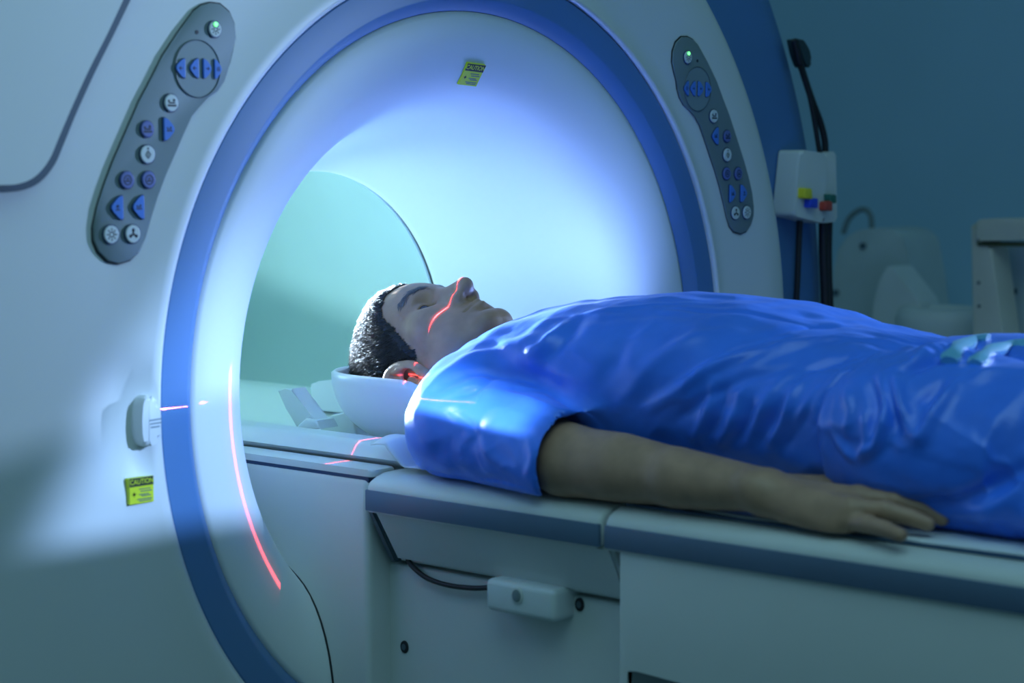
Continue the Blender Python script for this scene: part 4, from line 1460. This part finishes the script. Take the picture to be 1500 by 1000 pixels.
xs = axis_steps([(-0.245, 0.03, 0.0030), (0.03, 0.245, 0.006)])
ys = axis_steps([(-1.52, -0.96, 0.008), (-0.96, -0.60, 0.0026)])
zs = axis_steps([(0.905, 1.105, 0.0028)])
vol = eval_grid(sdf_pants, xs, ys, zs)
PV, PQ = surface_nets(vol, xs, ys, zs)
del vol
PV = relax(PV, PQ, 2, 0.5)
PN = normals(PV, PQ)
disp = 1.5*folds(PV, PN, PA_STROKES, sdf_pants)
q1 = noise3(PV*np.array([1.0, 0.6, 1.0]), 15, 31); q2 = noise3(PV, 38, 32)
disp += (0.0045*q1+0.0018*q2)*(PV[:, 2] > 0.922)
wrp = np.stack([PV[:, 0]*9, PV[:, 1]*9+0.5*q1, PV[:, 2]*20+0.8*q2-PV[:, 1]*8], -1)
disp += np.clip((PV[:, 2]-0.925)/0.02, 0, 1)*0.0040*((1-np.abs(noise3(wrp, 1.0, 51)))**3-0.35)
PV = PV+PN*disp[:, None]
PV = relax(PV, PQ, 1, 0.3)
PV[:, 2] = np.maximum(PV[:, 2], 0.9145)
pants = np_mesh('trousers', PV, PQ, CLOTH, person)
pants['label'] = 'royal blue scrub trousers gathered at the waist'

# waist ties of the trousers: flat light bands lying over the lap
def ribbon(name, pxs, fn, w, m, parent, lift=0.003):
    P3 = [trace(fn, *p) for p in pxs]
    P3 = smooth_path([p for p in P3 if p is not None], 6)
    V, Fc = [], []
    K = len(P3)
    for i, p in enumerate(P3):
        t = P3[min(i+1, K-1)]-P3[max(i-1, 0)]; t /= np.linalg.norm(t)
        e = 1e-3
        g = np.array([float(fn(*(np.array(v) for v in (p+np.eye(3)[k]*e))))-float(fn(*(np.array(v) for v in (p-np.eye(3)[k]*e)))) for k in range(3)])
        g /= np.linalg.norm(g)
        s = np.cross(t, g)
        wv = w*(0.8+0.2*math.sin(i*0.9))
        V += [p+g*lift-s*wv, p+g*(lift+0.003)-s*wv*0.4, p+g*(lift+0.0025)+s*wv*0.4, p+g*lift+s*wv, p-g*0.002+s*wv, p-g*0.002-s*wv]
    for i in range(K-1):
        for k in range(6):
            k2 = (k+1) % 6
            Fc.append((i*6+k, i*6+k2, (i+1)*6+k2, (i+1)*6+k))
    Fc.append((0, 1, 2, 3, 4, 5)); Fc.append(tuple((K-1)*6+k for k in (5, 4, 3, 2, 1, 0)))
    return mesh(name, V, Fc, m, parent, True, angle=50)
o = ribbon('waist_tie', [(1390, 530), (1402, 512), (1425, 500), (1448, 497)], sdf_pants, 0.010, TIE, person)
o['label'] = 'pale blue waist tie'
ribbon('waist_tie', [(1428, 534), (1446, 518), (1475, 508), (1515, 504)], sdf_pants, 0.009, TIE, person)

# ------------------------------------------------------------------ cable box on the gantry side
JB = empty('junction_box', (0.9, 0.08, 1.0))
tag(JB, 'white cable junction box with coloured plugs hung on the blue gantry side', 'junction box')
YB = 0.075
def fpoly(pxs, y=YB): return [(at(x, y_, 1, y)[0], at(x, y_, 1, y)[2]) for x, y_ in pxs]
prism('box_body', round_poly(fpoly([(1163, 219), (1202, 225), (1198, 327), (1153, 316)]), 0.008, 4), 1, 0.103, 0.062, TBLW, JB, bevel=0.006, seg=4)
prism('box_door', round_poly(fpoly([(1203, 226), (1219, 221), (1221, 324), (1199, 327)]), 0.006, 4), 1, 0.104, 0.068, TBLW, JB, bevel=0.004, seg=3)
PLUG = {'yellow': mat('plug_yellow', (0.75, 0.65, 0.03), 0.4), 'blue': mat('plug_blue', (0.02, 0.06, 0.6), 0.4),
        'red': mat('plug_red', (0.45, 0.05, 0.03), 0.4), 'green': mat('plug_green', (0.02, 0.14, 0.10), 0.4)}
for nm, px in (('yellow', [(1175, 275), (1186, 276), (1187, 292), (1174, 290)]), ('blue', [(1184, 291), (1195, 290), (1195, 305), (1183, 304)]),
               ('red', [(1206, 295), (1216, 294), (1216, 309), (1205, 308)]), ('green', [(1212, 284), (1222, 285), (1222, 298), (1213, 297)])):
    o = prism('plug', round_poly(fpoly(px, 0.055), 0.003, 3), 1, 0.07, 0.050, PLUG[nm], JB, bevel=0.002)
    o['label'] = nm+' plug'
for px in ([(1144, 239), (1156, 239), (1154, 262), (1143, 261)], [(1149, 297), (1154, 298), (1153, 313), (1148, 311)]):
    o = prism('sticker', fpoly(px, 0.1), 1, 0.1049, 0.1015, PLUG['yellow'], JB, bevel=0.0005)
    o['label'] = 'yellow sticker'
def cable(label, pxs, r, y=0.09, cat='cable', name='cable'):
    P_ = [at(x, y_, 1, y) for x, y_ in pxs]
    if pxs[-1][1] > 500:                     # runs on down to the floor
        P_ += [(P_[-1][0], y, z_) for z_ in (0.6, 0.3, r+0.001)]
    o = tube(name, P_, r, BLACK, n=6)
    tag(o, label, cat)
    return o
cable('thick black cable looping from the gantry edge down into the junction box', [(1163, 58), (1170, 85), (1178, 112), (1190, 148), (1202, 180), (1208, 205), (1209, 222)], 0.0055)
cable('thinner black cable hanging straighter into the top of the junction box', [(1172, 98), (1182, 125), (1190, 160), (1196, 195), (1201, 226)], 0.0042, y=0.085)
cable('single black cable leaving the left half of the junction box', [(1172, 316), (1170, 360), (1168, 410), (1165, 470), (1162, 560)], 0.0050)
cable('thick black cable leaving the right half of the junction box', [(1206, 324), (1206, 370), (1208, 420), (1209, 470), (1209, 560)], 0.0078)
cable('black cable running beside the thick one below the junction box', [(1215, 322), (1214, 370), (1215, 420), (1217, 470), (1217, 560)], 0.0055, y=0.095)
o = prism('cable_clip', round_poly(fpoly([(1161, 56), (1169, 60), (1177, 74), (1180, 90), (1178, 100), (1173, 98), (1166, 80)], 0.1), 0.006, 3), 1, 0.112, 0.088, mat('clip_dark', (0.02, 0.045, 0.05), 0.5), None, bevel=0.003)
tag(o, 'dark rounded cable clip on the upper rim of the blue cover', 'clip')

# ------------------------------------------------------------------ counter with accessories at the far wall
CT = empty('side_counter', (1.75, 0.35, 0))
tag(CT, 'low white counter along the far wall behind the patient', 'counter')
box('counter_top', (1.42, -0.75, 0.855), (2.33, 1.25, 0.885), COUNT, CT, bevel=0.004)
box('counter_body', (1.46, -0.72, 0.0), (2.33, 1.22, 0.855), GREYP, CT, bevel=0.004)
for k in range(4):
    y0 = -0.70+k*0.48
    d_ = box('counter_door', (1.448, y0, 0.1), (1.462, y0+0.465, 0.845), COUNT, CT, bevel=0.003)
    box('door_handle', (1.435, y0+0.40, 0.66), (1.449, y0+0.415, 0.80), TRIM, d_, bevel=0.002)
def crop7(pts): return [(1100+x/2.777, 180+y/2.777) for x, y in pts]
def solid_px(name, pts, x0, x1, m, parent, bevel=0.006, floor=None):
    P2 = [(at(x, y, 0, x0)[1], at(x, y, 0, x0)[2]) for x, y in crop7(pts)]
    if floor is not None:
        P2 = [(a, max(b, floor)) for a, b in P2]
    return prism(name, P2, 0, x1, x0, m, parent, bevel=bevel, seg=3, both=True)
ZC = 0.8865
A1 = empty('coil_housing', (1.8, 0.5, ZC))
tag(A1, 'grey sloping coil housing with a loop handle on the counter', 'coil')
solid_px('housing_shell', round_poly([(320, 1100), (335, 600), (362, 485), (432, 436), (510, 424), (605, 442), (628, 490), (655, 640), (700, 1100)], 30, 3), 1.92, 2.06, GREYP, A1, floor=ZC)
tube('loop_handle', [at(*p, 0, 1.97) for p in crop7([(375, 450), (395, 395), (430, 360), (465, 352), (488, 380), (492, 430)])], 0.006, PANELG, A1)
for q in ((455, 500), (345, 690)):
    p = at(*crop7([q])[0], 0, 1.917)
    prism('knob', [(p[1]+0.007*math.sin(t), p[2]+0.007*math.cos(t)) for t in np.linspace(0, 2*math.pi, 13)[:-1]], 0, 1.925, 1.914, TRIM, A1)
A2 = empty('head_coil_cradle', (1.66, 0.4, ZC))
tag(A2, 'white cradle with a pointed back and a dark hollow seat on the counter', 'cradle')
solid_px('pointed_back', round_poly([(478, 1100), (498, 735), (525, 635), (556, 582), (572, 584), (622, 650), (690, 735), (712, 1100)], 22, 3), 1.80, 1.88, COUNT, A2, floor=ZC)
c0 = at(*crop7([(785, 775)])[0], 0, 1.80)
V, Fc = [], []
prof2 = [(0.052, -0.016), (0.056, 0.004), (0.070, 0.014), (0.088, 0.008), (0.096, -0.012), (0.086, -0.05), (0.060, -0.075)]
nb2 = 40
for (r_, h_) in prof2:
    for i in range(nb2):
        t = 2*math.pi*i/nb2
        V.append((c0[0]+r_*math.cos(t)*0.9, c0[1]+r_*math.sin(t)*1.05, max(c0[2]+h_, ZC)))
for j in range(len(prof2)-1):
    for i in range(nb2):
        Fc.append((j*nb2+i, j*nb2+(i+1) % nb2, (j+1)*nb2+(i+1) % nb2, (j+1)*nb2+i))
mesh('seat_rim', V, Fc, COUNT, A2)
V = []
for (r_, h_) in ((0.053, -0.010), (0.035, -0.022), (0.012, -0.026)):
    for i in range(nb2):
        t = 2*math.pi*i/nb2
        V.append((c0[0]+r_*math.cos(t)*0.9, c0[1]+r_*math.sin(t)*1.05, max(c0[2]+h_, ZC+0.001)))
Fc = [(j*nb2+i, j*nb2+(i+1) % nb2, (j+1)*nb2+(i+1) % nb2, (j+1)*nb2+i) for j in range(2) for i in range(nb2)]+[tuple(range(2*nb2, 3*nb2))]
mesh('seat_hollow', V, Fc, SEAM, A2)
A3 = empty('open_stand', (1.6, 0.15, ZC))
tag(A3, 'beige open-fronted stand with a thick top rail on the counter', 'stand')
solid_px('top_rail', round_poly([(905, 470), (912, 402), (930, 390), (1500, 385), (1500, 476), (925, 480)], 12, 2), 1.52, 1.60, BEIGE, A3)
solid_px('rail_lip', [(918, 484), (1500, 492), (1500, 512), (922, 500)], 1.53, 1.58, mat('lip_olive', (0.10, 0.11, 0.05), 0.5), A3, bevel=0.001)
solid_px('left_post', [(893, 420), (912, 405), (925, 480), (978, 505), (1030, 900), (1040, 1100), (902, 1100)], 1.535, 1.60, BEIGE, A3, bevel=0.004, floor=ZC)
solid_px('back_panel', [(960, 500), (1500, 505), (1500, 1100), (1000, 1100)], 1.66, 1.675, GREYP, A3, bevel=0.002, floor=ZC)
for q in ((925, 650), (927, 745)):
    p = at(*crop7([q])[0], 0, 1.533)
    prism('screw', [(p[1]+0.003*math.sin(t), p[2]+0.003*math.cos(t)) for t in np.linspace(0, 2*math.pi, 9)[:-1]], 0, 1.538, 1.5325, TRIM, A3)
for q in ((1043, 640), (1076, 685)):
    p = at(*crop7([q])[0], 0, 1.659)
    prism('screw', [(p[1]+0.004*math.sin(t), p[2]+0.006*math.cos(t)) for t in np.linspace(0, 2*math.pi, 9)[:-1]], 0, 1.664, 1.6585, TRIM, A3)
